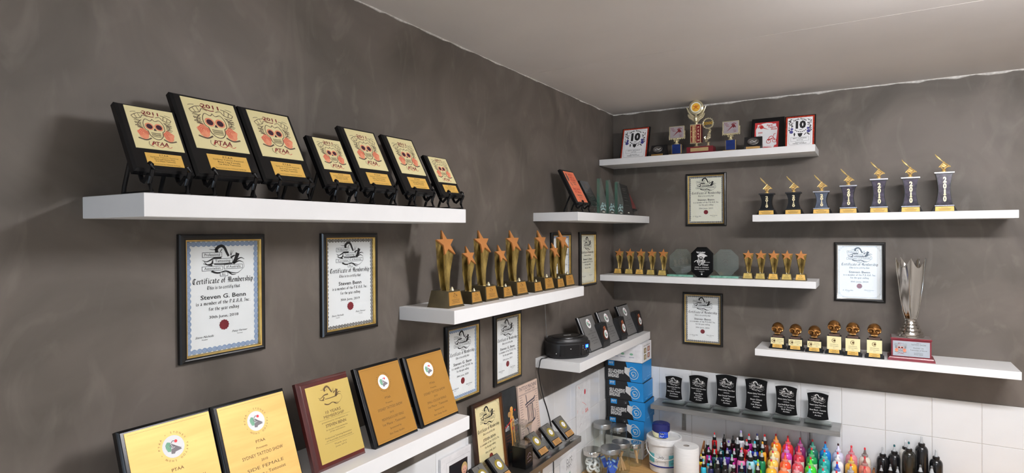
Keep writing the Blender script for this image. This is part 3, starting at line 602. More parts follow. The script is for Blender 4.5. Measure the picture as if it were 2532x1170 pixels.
# ------------------------------------------------------------------ octagon awards between the small stars
def octagon(w, h, c): return [(-w / 2 + c, 0), (w / 2 - c, 0), (w / 2, c), (w / 2, h - c), (w / 2 - c, h), (-w / 2 + c, h), (-w / 2, h - c), (-w / 2, c)]
for xc, lab, ln in ((0.515, 'clear glass octagon award on green glass base beside the fifth star', ('The Illustrated', 'Southern Tattoo Convention', '2009')), (0.783, 'clear glass octagon award with bright reflection past the black octagon', ('The Illustrated', 'Southern Tattoo Convention', '2010'))):
    t = thing('glass_octagon_award', lab, 'award', (xc, -0.15, ZR3), 0, 'glass octagon awards')
    MB().box(-0.082, 0.082, -0.045, 0.045, 0, 0.012, m=0).build('glass_base', M_EDGE, t, smooth=False)
    MB().prism([(x, z + 0.012) for x, z in octagon(0.152, 0.160, 0.045)], -0.007, 0.007, 0).build('glass_panel', M_AWGL, t, smooth=False)
    mb = MB(); y = -0.0073
    mb.text(ln[0], 0, 0.152, 0.006, y); mb.text(ln[1], 0, 0.141, 0.006, y, w=0.095); mb.text(ln[2], 0, 0.131, 0.006, y)
    mb.ring(0.0, 0.092, 0.017, 0.020, y, n=20, a0=0.5, a1=2.8); mb.ring(0.0, 0.088, 0.014, 0.016, y, n=20, a0=3.3, a1=6.0); mb.stroke([(-0.012, 0.088), (0, 0.096), (0.012, 0.086)], 0.004, y)
    mb.text('Best Realistic', 0, 0.052, 0.005, y); mb.text('Tattoo Award', 0, 0.043, 0.005, y); mb.text('Proudly Sponsored by the Show', 0, 0.034, 0.005, y, w=0.09)
    mb.build('engraving', M_INKG, t, smooth=False)
t = thing('black_octagon_award', 'black octagon award with white winged lettering between the glass octagons', 'award', (0.655, -0.21, ZR3))
r = lambda g, y: [(x, y, z) for x, z in [(a * (1 - g), 0.093 + (b - 0.093) * (1 - g)) for a, b in octagon(0.132, 0.186, 0.038)]]
MB().loft([r(0.0, 0.012), r(0.0, 0.0), r(0.09, -0.006)]).build('panel', M_BLKPR, t, smooth=False)
mb = MB(); y = -0.0065
mb.text('10th Southern', -0.004, 0.156, 0.007, y, w=0.052, bold=0.01); mb.stroke([(-0.032, 0.158), (-0.02, 0.150), (0.02, 0.152)], 0.004, y)
mb.poly([(-0.028, 0.135), (-0.01, 0.147), (0.012, 0.146), (0.036, 0.132), (0.02, 0.128), (0.012, 0.116), (-0.02, 0.118)], y); mb.ring(-0.006, 0.112, 0.012, 0.017, y, n=16); mb.ring(-0.016, 0.098, 0.009, 0.013, y, n=16)
mb.ring(0.006, 0.098, 0.008, 0.013, y, n=16); mb.stroke([(-0.045, 0.094), (-0.03, 0.104), (-0.01, 0.09), (0.022, 0.104)], 0.004, y); mb.ring(-0.012, 0.084, 0.007, 0.011, y, n=14)
mb.text('EST EXPO', 0.034, 0.093, 0.005, y, bold=0.01); mb.text('Winner', 0.020, 0.078, 0.010, y, bold=0.02, w=0.040); mb.text('-MALE or FEMALE-', 0.0, 0.062, 0.008, y, w=0.088, bold=0.02)
mb.text('Best Ornamental Tattoo', 0.0, 0.050, 0.006, y, w=0.086, bold=0.012); mb.text('Sponsored by', 0, 0.038, 0.004, y); mb.text('2009', 0, 0.032, 0.004, y); mb.disc(0, 0.020, 0.005, y, n=14)
mb.build('engraving', M_WHITEINK, t, smooth=False)
MB().box(-0.03, 0.03, 0.010, 0.05, 0, 0.008).build('rear_foot', M_BLK, t, smooth=False)

# ------------------------------------------------------------------ 2010 tattoo machine trophies
def machine_trophy(label, loc, cap, col, edge):
    t = thing('tattoo_machine_trophy', label, 'trophy', loc, 0, '2010 tattoo machine trophies')
    MB().frustum(0.110, 0.075, 0.084, 0.058, 0, 0.028).build('base', M_BLK, t)
    npl = MB().frustum(0.080, 0.004, 0.078, 0.004, 0.003, 0.026, cy=-0.036).build('nameplate', M_NAME, t)
    mb = MB()
    for z, w in ((0.019, 0.03), (0.015, 0.055), (0.011, 0.05), (0.007, 0.045)): mb.rect(-w / 2, w / 2, z, z + 0.0012, -0.0385)
    mb.build('lettering', M_INKGOLD, npl, smooth=False)
    MB().box(-0.041, 0.041, -0.031, 0.027, 0.028, 0.034, b=0.001).build('plinth', M_SILEDGE if edge else M_BLKSAT, t)
    n = 14; h0, h1 = 0.034, cap - 0.008; prof = []
    for i in range(n + 1):
        f = i / n; prof.append((0.026 + 0.011 * abs(2 * f - 1) ** 1.7, h0 + (h1 - h0) * f))
    poly = [(x, z) for x, z in prof] + [(-x, z) for x, z in prof[::-1]]
    MB().prism(poly, -0.024, 0.020, 0).build('column', M_BLK, t, ang=30)
    MB().prism([(x * 0.90, h0 + (z - h0) * 0.97 + 0.001) for x, z in poly], -0.0252, -0.023, 0).build('column_face', col, t, smooth=False)
    mb = MB(); hh = (h1 - h0) * 0.80; cz = (h0 + h1) / 2
    for i, c in enumerate('2010'): mb.text(c, 0.002, cz + hh * (0.375 - i * 0.25), hh * 0.215, -0.0258, bold=0.05, vert=True, w=None if c == '1' else 0.015)
    mb.rect(-0.004, 0.008, cz - hh * 0.225, cz - hh * 0.20, -0.0258)
    mb.build('year_letters', M_LETTER, t, smooth=False)
    MB().box(-0.042, 0.042, -0.031, 0.027, cap - 0.008, cap, b=0.0012).build('cap', M_SILEDGE if edge else M_BLKSAT, t)
    g = MB(); o = len(g.v)
    g.lathe([(0.0125, 0), (0.0125, 0.003), (0.009, 0.006), (0.007, 0.010), (0.010, 0.014), (0.005, 0.018)], 14)
    g.tube([(-0.002, 0, 0.012), (-0.010, 0, 0.024), (-0.016, 0, 0.030)], 0.0030, 6); g.tube([(0.002, 0, 0.012), (0.006, 0, 0.022)], 0.0034, 6)
    fr = [(-0.018, 0, 0.030), (-0.001, 0, 0.050), (0.020, 0, 0.034), (0.004, 0, 0.018)]
    for a, b in ((0, 1), (1, 2), (2, 3)): g.tube([fr[a], fr[b]], 0.0030, 6)
    for k in (0.35, 0.72):   # coils
        a = Vector(fr[0]).lerp(Vector(fr[1]), k); b = Vector(fr[3]).lerp(Vector(fr[2]), k * 0.9); g.tube([a.lerp(b, 0.15), a.lerp(b, 0.8)], 0.0052, 8)
    g.tube([(-0.018, 0, 0.030), (-0.021, 0, 0.026)], 0.003, 6); g.ball((0.001, 0, 0.052), 0.0042, n=8); g.tube([(0.008, 0, 0.024), (0.028, 0, 0.030)], 0.0030, 6); g.tube([(0.020, 0, 0.034), (0.029, 0, 0.025)], [0.003, 0.0018], 6)
    g.tube([(0.0, 0, 0.050), (-0.010, 0, 0.061), (-0.013, 0, 0.064)], 0.0026, 6); g.tube([(-0.012, 0, 0.063), (-0.020, 0, 0.072), (-0.030, 0, 0.083)], [0.0034, 0.0050, 0.0042], 8); g.tube([(-0.030, 0, 0.083), (-0.037, 0, 0.094)], [0.0034, 0.0022], 6)
    g.xf(Matrix.Translation((0, -0.002, cap))); g.build('machine_figure', M_GOLDMET, t)
    return t
for i, (x, cap, col, ed, lab) in enumerate([(1.018, 0.128, M_BLK, False, 'short black 2010 trophy with gold tattoo machine, first on its shelf'), (1.161, 0.129, M_BLK, False, 'short black 2010 trophy with gold tattoo machine, second on its shelf'),
        (1.305, 0.129, M_SLATE, True, 'short slate-blue 2010 trophy with gold tattoo machine and silver cap'), (1.437, 0.156, M_MARBLE, True, 'medium marbled 2010 trophy with gold tattoo machine, fourth on its shelf'),
        (1.581, 0.185, M_MARBLE, True, 'tall purple-marbled 2010 trophy with gold tattoo machine, fifth on its shelf'), (1.723, 0.186, M_MARBLE, True, 'tall purple-marbled 2010 trophy with gold tattoo machine, sixth on its shelf'),
        (1.868, 0.205, M_MARBLE, True, 'tallest 2010 tattoo machine trophy, last on its shelf')]):
    machine_trophy(lab, (x, -0.146, ZR2), cap, col, ed)

# ------------------------------------------------------------------ bronze skull trophies
def skull_mesh(mb, c, r):
    def fn(d):
        x, y, z = d; k = 1.0
        if z < -0.05: k *= 1.0 - 0.30 * min(1, (-z - 0.05) / 0.7) * (abs(x) ** 0.7 + (0.5 if y > 0 else 0))
        if z < -0.3 and y < 0: k *= 1.06
        for sx in (-1, 1):
            e = (x - sx * 0.42) ** 2 + (z + 0.02) ** 2
            if y < 0: k -= 0.42 * math.exp(-e / 0.06); k += 0.09 * math.exp(-((math.sqrt(e) - 0.38) ** 2) / 0.008)
        if y < 0: k -= 0.14 * math.exp(-(x * x / 0.012 + (z + 0.36) ** 2 / 0.02))
        return k
    mb.ball(c, r * 0.98, r * 1.02, r * 1.12, 40, 0, fn)
def skull_trophy(label, loc, boxtop, tall):
    t = thing('skull_trophy', label, 'trophy', loc, 0, 'bronze skull trophies')
    MB().frustum(0.089, 0.070, 0.089, 0.070, 0, 0.009).frustum(0.082, 0.064, 0.074, 0.057, 0.009, 0.026).build('base', M_BLK, t)
    npl = MB().frustum(0.052, 0.003, 0.050, 0.003, 0.008, 0.027, cy=-0.034).build('nameplate', M_NAME, t)
    mb = MB()
    for z, w in ((0.021, 0.02), (0.016, 0.040), (0.011, 0.024)): mb.rect(-w / 2, w / 2, z, z + 0.0016, -0.0358)
    mb.build('lettering', M_INKGOLD, npl, smooth=False)
    MB().box(-0.034, 0.034, -0.028, 0.030, 0.026, boxtop, b=0.001).build('block', M_BLKSAT, t)
    fp = MB().box(-0.0345, 0.0345, -0.0300, -0.0278, 0.027, boxtop - 0.001).build('front_plate', M_PLATE, t, smooth=False)
    mb = MB(); y = -0.0303; h = boxtop - 0.027
    if tall:
        mb.ring(0, 0.027 + h * 0.68, 0.009, 0.0115, y, n=16, a0=0.8, a1=5.4); mb.disc(0.002, 0.027 + h * 0.68, 0.006, y, n=10); mb.text('SYDNEY INTERNATIONAL', 0, 0.027 + h * 0.38, 0.0042, y, w=0.040); mb.text('TATTOO EXPO', 0, 0.027 + h * 0.25, 0.0048, y, w=0.042); mb.text('2013', 0, 0.027 + h * 0.12, 0.004, y)
    else:
        mb.ring(-0.018, 0.027 + h * 0.5, 0.009, 0.0115, y, n=16, a0=0.8, a1=5.4); mb.disc(-0.016, 0.027 + h * 0.5, 0.006, y, n=10); mb.text('SYDNEY', 0.013, 0.027 + h * 0.72, 0.0042, y, w=0.026); mb.text('TATTOO EXPO', 0.012, 0.027 + h * 0.48, 0.0046, y, w=0.036); mb.text('2013', 0.013, 0.027 + h * 0.24, 0.004, y)
    mb.build('engraving', M_INKGOLD, fp, smooth=False)
    MB().box(-0.026, 0.026, -0.024, 0.022, boxtop, boxtop + 0.012, b=0.001).build('skull_plinth', mat('brown_plinth', (84, 62, 52), 0.5), t)
    c = (0, -0.002, boxtop + 0.012 + 0.0355); mb = MB(); skull_mesh(mb, c, 0.0335)
    sk = mb.build('skull', M_BRONZE, t, ang=60)
    mb = MB()
    for sx in (-1, 1):
        pts = []
        for i in range(15):
            a = -0.9 + (math.pi + 1.5) * i / 14; a = a if sx > 0 else math.pi - a
            x, z = sx * 0.0150 + 0.0142 * math.cos(a), 0.0005 + 0.0118 * math.sin(a)
            pts.append((x, c[1] - math.sqrt(max(0.00008, 0.0345 ** 2 - x * x - z * z * 0.7)) - 0.0005, c[2] + z))
        mb.tube(pts, 0.0026, 6)
    mb.build('brow_ring', M_BRONZEHI, sk)
    mb = MB()
    for k in range(6):
        a = R(-90 + (k - 2.5) * 13); mb.box(0.0235 * math.cos(a) - 0.0022, 0.0235 * math.cos(a) + 0.0022, c[1] + 0.027 * math.sin(a) - 0.001, c[1] + 0.027 * math.sin(a) + 0.003, c[2] - 0.0275, c[2] - 0.0205, b=0.0008)
    mb.build('teeth', M_BRONZEHI, sk)
for i, (x, yf, bt, lab) in enumerate([(1.079, -0.211, 0.065, 'short bronze skull trophy at the free end of the shelf'), (1.174, -0.220, 0.064, 'short bronze skull trophy, second along the shelf'), (1.271, -0.226, 0.063, 'short bronze skull trophy with bright nameplate, third along'),
        (1.369, -0.230, 0.100, 'tall bronze skull trophy, fourth along, beside the short ones'), (1.459, -0.243, 0.097, 'tall bronze skull trophy, fifth along the shelf'), (1.559, -0.246, 0.098, 'tall bronze skull trophy beside the silver cup')]):
    skull_trophy(lab, (x, yf + 0.035, ZR4), bt, bt > 0.08)

# ------------------------------------------------------------------ silver cup on a red base
t = thing('silver_cup_trophy', 'large silver petal cup on a red wooden base at the shelf end', 'trophy', (1.722, -0.165, ZR4))
MB().frustum(0.208, 0.150, 0.204, 0.146, 0, 0.012).frustum(0.196, 0.138, 0.188, 0.132, 0.012, 0.018).box(-0.087, 0.087, -0.062, 0.062, 0.018, 0.108, b=0.002).box(-0.090, 0.090, -0.065, 0.065, 0.108, 0.117, b=0.002).build('red_base', M_REDWOOD, t)
MB().box(-0.086, 0.086, -0.061, 0.061, 0.117, 0.119).build('grey_top', mat('grey_top_laminate', (120, 112, 108), 0.5), t, smooth=False)
fp = MB().box(-0.080, 0.080, -0.0645, -0.061, 0.024, 0.102).build('plate', mat('silver_plate', (178, 184, 190), 0.35, 0.3), t, smooth=False)
mb = MB(); skull_art(mb, -0.046, 0.064, 0.066, -0.0647); mb.build('skull_print', SKM, fp, smooth=False)
mb = MB(); y = -0.0647
for s, z, w, hh in (('2011', 0.094, 0.02, 0.005), ('TATTOO SHOW', 0.086, 0.064, 0.007), ('Runner Up', 0.070, 0.044, 0.006), ('Tattooist of Show', 0.058, 0.074, 0.006), ('Sponsored by', 0.044, 0.04, 0.004), ('PTAA NSW', 0.036, 0.038, 0.005)): mb.text(s, 0.032, z, hh, y, w=w, bold=0.008)
mb.build('lettering', M_INKG, fp, smooth=False)
prof = [(0.060, 0.0), (0.061, 0.006), (0.056, 0.012), (0.058, 0.018), (0.054, 0.027), (0.046, 0.030), (0.049, 0.036), (0.046, 0.045), (0.038, 0.048), (0.041, 0.054), (0.038, 0.062), (0.031, 0.065), (0.034, 0.071), (0.031, 0.079), (0.026, 0.082), (0.028, 0.088), (0.024, 0.095), (0.012, 0.097)]
MB().lathe(prof, 28, cz=0.119).build('ringed_foot', M_CHROME, t)
mb = MB(); rings = []; n = 60; hb, ht = 0.214, 0.495
def cup_q(a): return 1 - abs(math.sin(2.5 * (a + math.pi / 2)))
def cup_r(a, f): return (0.024 + 0.043 * f ** 0.72) * (0.83 + 0.20 * cup_q(a))
for k in range(13):
    f = k / 12.0; rings.append([(cup_r(a, f) * math.cos(a), cup_r(a, f) * math.sin(a), hb + (ht - hb) * f + f * f * (0.052 * cup_q(a) - 0.012)) for a in [2 * math.pi * i / n for i in range(n)]])
for k in range(9, -1, -1):
    f = k / 9.0; rings.append([((cup_r(a, f) - 0.0018) * math.cos(a), (cup_r(a, f) - 0.0018) * math.sin(a), hb + 0.012 + (ht - hb - 0.012) * f + f * f * (0.052 * cup_q(a) - 0.012)) for a in [2 * math.pi * i / n for i in range(n)]])
mb.loft(rings).build('cup', M_CHROME, t, ang=50)
mb = MB()
for k in range(5):
    a0 = math.pi / 2 + 2 * math.pi * k / 5 + math.pi / 5 * 0
    a0 = -math.pi / 2 + 2 * math.pi * k / 5
    mb.tube([((cup_r(a0, f) + 0.001) * math.cos(a0), (cup_r(a0, f) + 0.001) * math.sin(a0), hb + (ht - hb) * f + f * f * 0.040) for f in [j / 8.0 for j in range(9)]], 0.0022, 6)
mb.build('rib', M_CHROME, t)

# ------------------------------------------------------------------ top shelf on the back wall
def ten_plaque(label, x, y, w, h, tilt, best):
    t = thing('anniversary_plaque', label, 'plaque', (x, y, ZR1), 0, 'anniversary plaques with a large 10', tilt)
    board(MB(), w, h, 0.018, 0.004).build('board', M_BLK, t, ang=20)
    MB().box(-w / 2 + 0.006, w / 2 - 0.006, -0.0008, 0.0005, 0.003, h - 0.006).build('red_margin', mat('red_marble_foil', (150, 34, 22), 0.3, 0.2, c2=(206, 74, 44), scale=90), t, smooth=False)
    pl = MB().box(-w / 2 + 0.015, w / 2 - 0.015, -0.0014, 0, 0.004, h - 0.015).build('plate', M_PAPER, t, smooth=False)
    mb = MB(); y = -0.0017; k = w / 0.18
    q = (w / 2 - 0.024, h - 0.024, 0.012)
    for s in (-1, 1): mb.rect(s * q[0] - 0.0004, s * q[0] + 0.0004, 0.022, q[1] - 0.010, y); 
    for z in (0.012, q[1]): mb.rect(-q[0] + 0.01, q[0] - 0.01, z - 0.0004, z + 0.0004, y)
    for sx in (-1, 1):
        for z, a in ((0.022, -1), (q[1] - 0.010, 1)): mb.ring(sx * (q[0] - 0.010), z, 0.0096, 0.0104, y, n=6, a0=(0 if sx > 0 else math.pi), a1=(a * math.pi / 2 if sx > 0 else math.pi - a * math.pi / 2))
    cz = h * 0.68
    mb.text('10', 0.004, cz, 0.048 * k, y, w=0.060 * k, bold=0.06)
    for i, c in enumerate('Perth Tattoo'):
        a = R(128 - i * 7.0); mb.text(c, 0.056 * k * math.cos(a), cz - 0.010 + 0.054 * k * math.sin(a), 0.010 * k, y, bold=0.04, rot=a - math.pi / 2)
    [mb.ring(0.004, cz - 0.004, 0.040 * k, 0.045 * k, y, n=3, a0=R(218 + 15 * q), a1=R(228 + 15 * q)) for q in range(7)]; mb.text('years', 0.004, cz - 0.031 * k, 0.006 * k, y, bold=0.03)
    rnd = random.Random(5)
    for sx in (-1, 1):
        for j in range(16):
            x0 = sx * (0.045 + 0.018 * rnd.random()) * k; z0 = cz + 0.030 - 0.075 * (j / 16.0); mb.stroke([(x0, z0), (x0 + 0.012 * (rnd.random() - .5), z0 + 0.012 * rnd.random()), (x0 + 0.016 * (rnd.random() - .5), z0 + 0.004)], 0.0032, y)
        mb.disc(sx * 0.050 * k, cz - 0.040, 0.011 * k, y - 0.0002, 1, n=12); mb.disc(sx * 0.047 * k, cz - 0.022, 0.008 * k, y - 0.0002, 1, n=12)
    mb.poly([(-0.012, cz - 0.050), (0.014, cz - 0.050), (0.010, cz - 0.066), (0.001, cz - 0.074), (-0.008, cz - 0.066)], y); mb.poly([(-0.034, cz - 0.056), (-0.022, cz - 0.056), (-0.028, cz - 0.044)], y); mb.poly([(-0.031, cz - 0.056), (-0.025, cz - 0.056), (-0.025, cz - 0.066), (-0.031, cz - 0.066)], y); mb.stroke([(0.022, cz - 0.062), (0.032, cz - 0.05)], 0.004, y); mb.stroke([(0.036, cz - 0.05), (0.05, cz - 0.062)], 0.006, y)
    bz = h * 0.235; bw = w * 0.29
    for z in (bz - 0.012, bz + 0.012): mb.rect(-bw, bw, z - 0.0004, z + 0.0004, y)
    for s in (-1, 1): mb.rect(s * bw - 0.0004, s * bw + 0.0004, bz - 0.012, bz + 0.012, y)
    mb.text(best[0], 0, bz + 0.005, 0.007, y, w=bw * 1.5, bold=0.01); mb.text(best[1], 0, bz - 0.006, 0.006, y, bold=0.008)
    mb.text('Sponsored by', 0, h * 0.135, 0.006, y); mb.text(best[2], 0, h * 0.095, 0.007, y, w=bw * 1.5, bold=0.008)
    mb.build('print', [M_INK, mat('indigo_print', (64, 64, 130), 0.6)], pl, smooth=False)
    return t
ten_plaque('white plaque with a large 10 and red edge beside the room corner', 0.213, -0.195, 0.188, 0.222, 17, ('BEST FEMALE', 'TATTOO', 'HARD TATTOO'))
ten_plaque('white plaque with a large 10 and red edge at the free end', 1.198, -0.205, 0.160, 0.192, 15, ('BEST OVERSEAS', 'TATTOO', 'INKED WORLD'))

def medal_stand(label, x, y, rz):
    t = thing('medal_stand', label, 'award', (x, y, ZR1), rz, 'medals in black stands')
    w, h = 0.098, 0.076
    MB().prismx([(-0.035, 0), (-0.035, 0.018), (-0.002, 0.078), (0.020, 0.078), (0.034, 0)], -w / 2, w / 2).build('stand', M_BLKSAT, t, smooth=False)
    u = MB(); tl = math.atan2(0.033, 0.060); mt = Matrix.Translation((0, -0.022, 0.0475)) @ Matrix.Rotation(-tl, 4, 'X')
    n = 28; u.loft([[(0.032 * math.cos(2 * math.pi * i / n) * s_, yy, 0.024 * math.sin(2 * math.pi * i / n) * s_) for i in range(n)] for s_, yy in ((1, 0.002), (1, -0.003), (0.93, -0.0045), (0.90, -0.003))]); u.xf(mt); u.build('medal', mat('pewter', (108, 106, 104), 0.35, 0.8, c2=(140, 138, 134), scale=30), t)
    u = MB(); u.stroke([(-0.018, -0.006), (-0.004, 0.004), (0.006, -0.004), (0.020, 0.006)], 0.004, -0.0042); u.stroke([(-0.014, -0.012), (0.004, -0.006), (0.016, -0.010)], 0.003, -0.0042); u.xf(mt); u.build('engraving', M_WHITEINK, t, smooth=False)
    MB().frustum(0.076, 0.003, 0.076, 0.003, 0.003, 0.017, cy=-0.0362).build('nameplate', mat('dull_brass', (168, 132, 76), 0.45, 0.4), t)
medal_stand('oval pewter medal in black stand beside the plaque near the corner', 0.378, -0.170, -4)
medal_stand('oval pewter medal in black stand in front of the red plaque', 0.950, -0.190, 5)

def plate_trophy(label, x, y, k=1.0):
    t = thing('column_trophy', label, 'trophy', (x, y, ZR1), 0, 'blue column trophies')
    MB().frustum(0.092, 0.062, 0.088, 0.058, 0, 0.014).build('base', M_BLKSAT, t)
    MB().box(-0.040, 0.034, -0.0325, -0.029, 0.001, 0.013, b=0.0008).build('nameplate', mat('dull_brass', (168, 132, 76), 0.45, 0.4), t)
    c = MB().box(-0.024, 0.030, -0.020, 0.026, 0.014, 0.074, b=0.0015).build('column', mat('blue_foil', (22, 46, 110), 0.3, 0.3, c2=(34, 60, 130), scale=30), t)
    MB().box(0.0295, 0.0325, -0.018, 0.0, 0.015, 0.073).box(-0.0265, -0.0235, -0.018, 0.0, 0.015, 0.073).build('gold_strip', M_GOLDMET, c, smooth=False)
    g = MB().lathe([(0.016, 0.074), (0.017, 0.078), (0.011, 0.086), (0.008, 0.090), (0.013, 0.094), (0.008, 0.098), (0.011, 0.104), (0.006, 0.110)], 16)
    for s in (-1, 1): g.tube([(s * 0.006, 0, 0.092), (s * 0.016, -0.002, 0.098), (s * 0.012, 0, 0.106), (s * 0.022, 0, 0.112)], [0.003, 0.004, 0.003, 0.002], 6)
    g.build('stem', M_PALEGOLD, t)
    f = MB(); f.box(-0.046, 0.050, -0.004, 0.010, 0.110, 0.192, b=0.003)
    for i in range(9): f.ball((-0.046 + 0.012 * i, -0.002, 0.110), 0.0045, n=6)
    for i in range(5): f.ball((0.051, -0.002, 0.115 + 0.010 * i), 0.006, n=6); f.ball((-0.046, -0.002, 0.112 + 0.005 * i), 0.004, n=6)
    f.build('plate_frame', M_PALEGOLD, t)
    p = MB().box(-0.039, 0.045, -0.0060, -0.003, 0.118, 0.187).build('plate', mat('silver_sticker', (168, 160, 164), 0.4, 0.3), t, smooth=False)
    mb = MB(); y = -0.0063; mb.poly([(-0.024, 0.126), (0.010, 0.152), (0.014, 0.158), (0.006, 0.158)], y); mb.disc(0.018, 0.162, 0.010, y, n=9); mb.stroke([(0.006, 0.168), (0.018, 0.176), (0.034, 0.172)], 0.004, y); mb.stroke([(0.016, 0.150), (0.026, 0.158), (0.030, 0.150)], 0.006, y)
    for i, s in enumerate(('Perth', 'Tattoo', 'Show')): mb.text(s, -0.026 + 0.006 * i, 0.178 - 0.009 * i, 0.006, y, bold=0.02)
    mb.text('March', 0.026, 0.134, 0.005, y, bold=0.02); mb.text('2000', 0.026, 0.126, 0.005, y, bold=0.02)
    mb.build('print', M_DKRED, p, smooth=False)
plate_trophy('blue column trophy with silver square plate, nearer the room corner', 0.486, -0.150)
plate_trophy('blue column trophy with silver square plate, past the tall gold trophy', 0.814, -0.150)

t = thing('gold_cup_trophy', 'tall winged gold trophy with red column and 2000 ring on red base', 'trophy', (0.640, -0.150, ZR1))
MB().frustum(0.190, 0.086, 0.188, 0.084, 0, 0.010).box(-0.082, 0.078, -0.036, 0.036, 0.010, 0.048, b=0.002).build('red_base', M_REDWOOD, t)
MB().box(-0.058, 0.050, -0.0385, -0.035, 0.018, 0.040).build('nameplate', mat('dull_brass_pale', (190, 166, 116), 0.45, 0.4), t, smooth=False)
c = MB().box(-0.062, 0.002, -0.022, 0.022, 0.072, 0.186, b=0.001).build('column', mat('crimson_foil', (116, 14, 30), 0.3, 0.2), t)
mb = MB()
for x0, x1 in ((-0.0625, -0.058), (-0.030, -0.026), (-0.002, 0.0025)): mb.box(x0, x1, -0.0235, -0.020, 0.072, 0.186)
mb.box(-0.050, -0.034, -0.0230, -0.021, 0.074, 0.184)
for i in range(4):
    for x in (-0.056, -0.031): mb.ball((x, -0.0235, 0.078 + 0.034 * i), 0.0035, n=6)
mb.build('gold_strip', mat('pink_gold_foil', (222, 176, 130), 0.3, 0.5, c2=(240, 214, 160), scale=120), c, smooth=False)
mb = MB()
for i, s in enumerate('PERTH'): mb.text(s, -0.013, 0.168 - 0.020 * i, 0.012, -0.0224, bold=0.03, vert=True)
mb.build('lettering', M_LETTER, c, smooth=False)
g = MB().lathe([(0.022, 0.048), (0.020, 0.052), (0.010, 0.058), (0.008, 0.068), (0.014, 0.072)], 16, cx=-0.030); g.box(-0.064, 0.004, -0.024, 0.024, 0.069, 0.073); g.build('gold_foot', M_PALEGOLD, t); g = MB().box(-0.064, 0.004, -0.024, 0.024, 0.185, 0.189).lathe([(0.014, 0.189), (0.010, 0.194), (0.010, 0.202), (0.016, 0.208), (0.020, 0.214), (0.012, 0.222)], 16, cx=-0.030)
g.build('gold_stem', M_PALEGOLD, t)
wg = MB()
for s in (-1, 1):
    for p, rr in (([(0.006, 0.212), (0.022, 0.226), (0.040, 0.236), (0.050, 0.252)], (0.010, 0.004)), ([(0.008, 0.222), (0.024, 0.240), (0.036, 0.244), (0.052, 0.258)], (0.010, 0.002)), ([(0.012, 0.232), (0.032, 0.252), (0.046, 0.272), (0.058, 0.300)], (0.009, 0.004))):
        wg.tube([(-0.030 + s * a, -0.004, b) for a, b in p], [rr[0], rr[0] * 0.9, rr[0] * 0.7, rr[1]], 8, flat=0.7)
wg.tube([(-0.030, -0.008, 0.210), (-0.030, -0.010, 0.228), (-0.030, -0.006, 0.250)], [0.012, 0.014, 0.008], 10); wg.build('wings', M_PALEGOLD, t)
n = 32; md = MB(); md.loft([[(-0.030 + r_ * math.cos(2 * math.pi * i / n), yy, 0.296 + r_ * math.sin(2 * math.pi * i / n)) for i in range(n)] for r_, yy in ((0.043, 0.008), (0.045, 0.0), (0.044, -0.008), (0.036, -0.012), (0.034, -0.009))]); md.build('medallion', M_PALEGOLD, t)
md = MB().disc(-0.030, 0.296, 0.033, -0.0125, 0, 24); md.disc(-0.030, 0.296, 0.026, -0.0128, 1, 24); md.stroke([(-0.046, 0.284), (-0.030, 0.294), (-0.014, 0.306)], 0.005, -0.0131, 2); md.stroke([(-0.014, 0.284), (-0.030, 0.294), (-0.046, 0.306)], 0.005, -0.0131, 2); md.poly([(-0.040, 0.300), (-0.030, 0.296), (-0.020, 0.300), (-0.026, 0.308), (-0.034, 0.308)], -0.0132, 2); md.build('centre_print', [M_IVORY, mat('amber_print', (240, 186, 60), 0.5), mat('orange_print', (214, 120, 30), 0.5)], t, smooth=False)
n = 28; f = MB().tube([(0.042 + 0.030 * math.cos(2 * math.pi * i / n), -0.004, 0.190 + 0.030 * math.sin(2 * math.pi * i / n)) for i in range(n + 1)], 0.004, 8)
for i in range(16): f.ball((0.042 + 0.033 * math.cos(i * math.pi / 8), -0.006, 0.190 + 0.033 * math.sin(i * math.pi / 8)), 0.0035, n=6)
for i in range(6): f.tube([(0.028 + 0.004 * i, -0.004, 0.080 + 0.010 * i), (0.040 + 0.003 * i, -0.012, 0.094 + 0.010 * i), (0.056 - 0.001 * i, -0.006, 0.104 + 0.011 * i)], [0.007, 0.009, 0.006], 8)
f.tube([(0.026, -0.004, 0.092), (0.020, -0.006, 0.104), (0.026, -0.006, 0.114)], [0.004, 0.006, 0.004], 8); f.lathe([(0.016, 0.048), (0.014, 0.052), (0.007, 0.056), (0.006, 0.068), (0.014, 0.074)], 14, cx=0.042, cy=-0.002); f.build('ring_figure', M_PALEGOLD, t)
MB().text('2000', 0.042, 0.190, 0.018, -0.006, w=0.054, bold=0.015).build('year_letters', mat('gold_numerals', (214, 170, 40), 0.35, 0.5), t, smooth=False)

t = thing('red_show_plaque', 'black plaque with red and white scooter print behind the medal stand', 'plaque', (1.013, -0.120, ZR1), 0, None, 17)
w, h = 0.182, 0.216
board(MB(), w, h, 0.018, 0.004).build('board', M_BLK, t, ang=20)
pl = MB().box(-0.072, 0.062, -0.0010, 0.0004, 0.012, 0.186).build('plate', mat('red_plate', (198, 56, 58), 0.5), t, smooth=False)
mb = MB(); y = -0.0012; pts = []
for i in range(40):
    a = 2 * math.pi * i / 40; q = 1 + 0.05 * math.sin(9 * a); cx, sx = math.cos(a), math.sin(a); pts.append((-0.005 + 0.058 * q * (abs(cx) ** 0.4) * (1 if cx > 0 else -1), 0.099 + 0.078 * q * (abs(sx) ** 0.4) * (1 if sx > 0 else -1)))
mb.poly(pts, y, 0); y -= 0.0003
mb.poly([(-0.032, 0.150), (0.010, 0.134), (-0.028, 0.156)], y, 1); mb.disc(-0.034, 0.155, 0.012, y, 1, 9); mb.stroke([(-0.052, 0.150), (-0.044, 0.166), (-0.030, 0.170)], 0.004, y, 1)
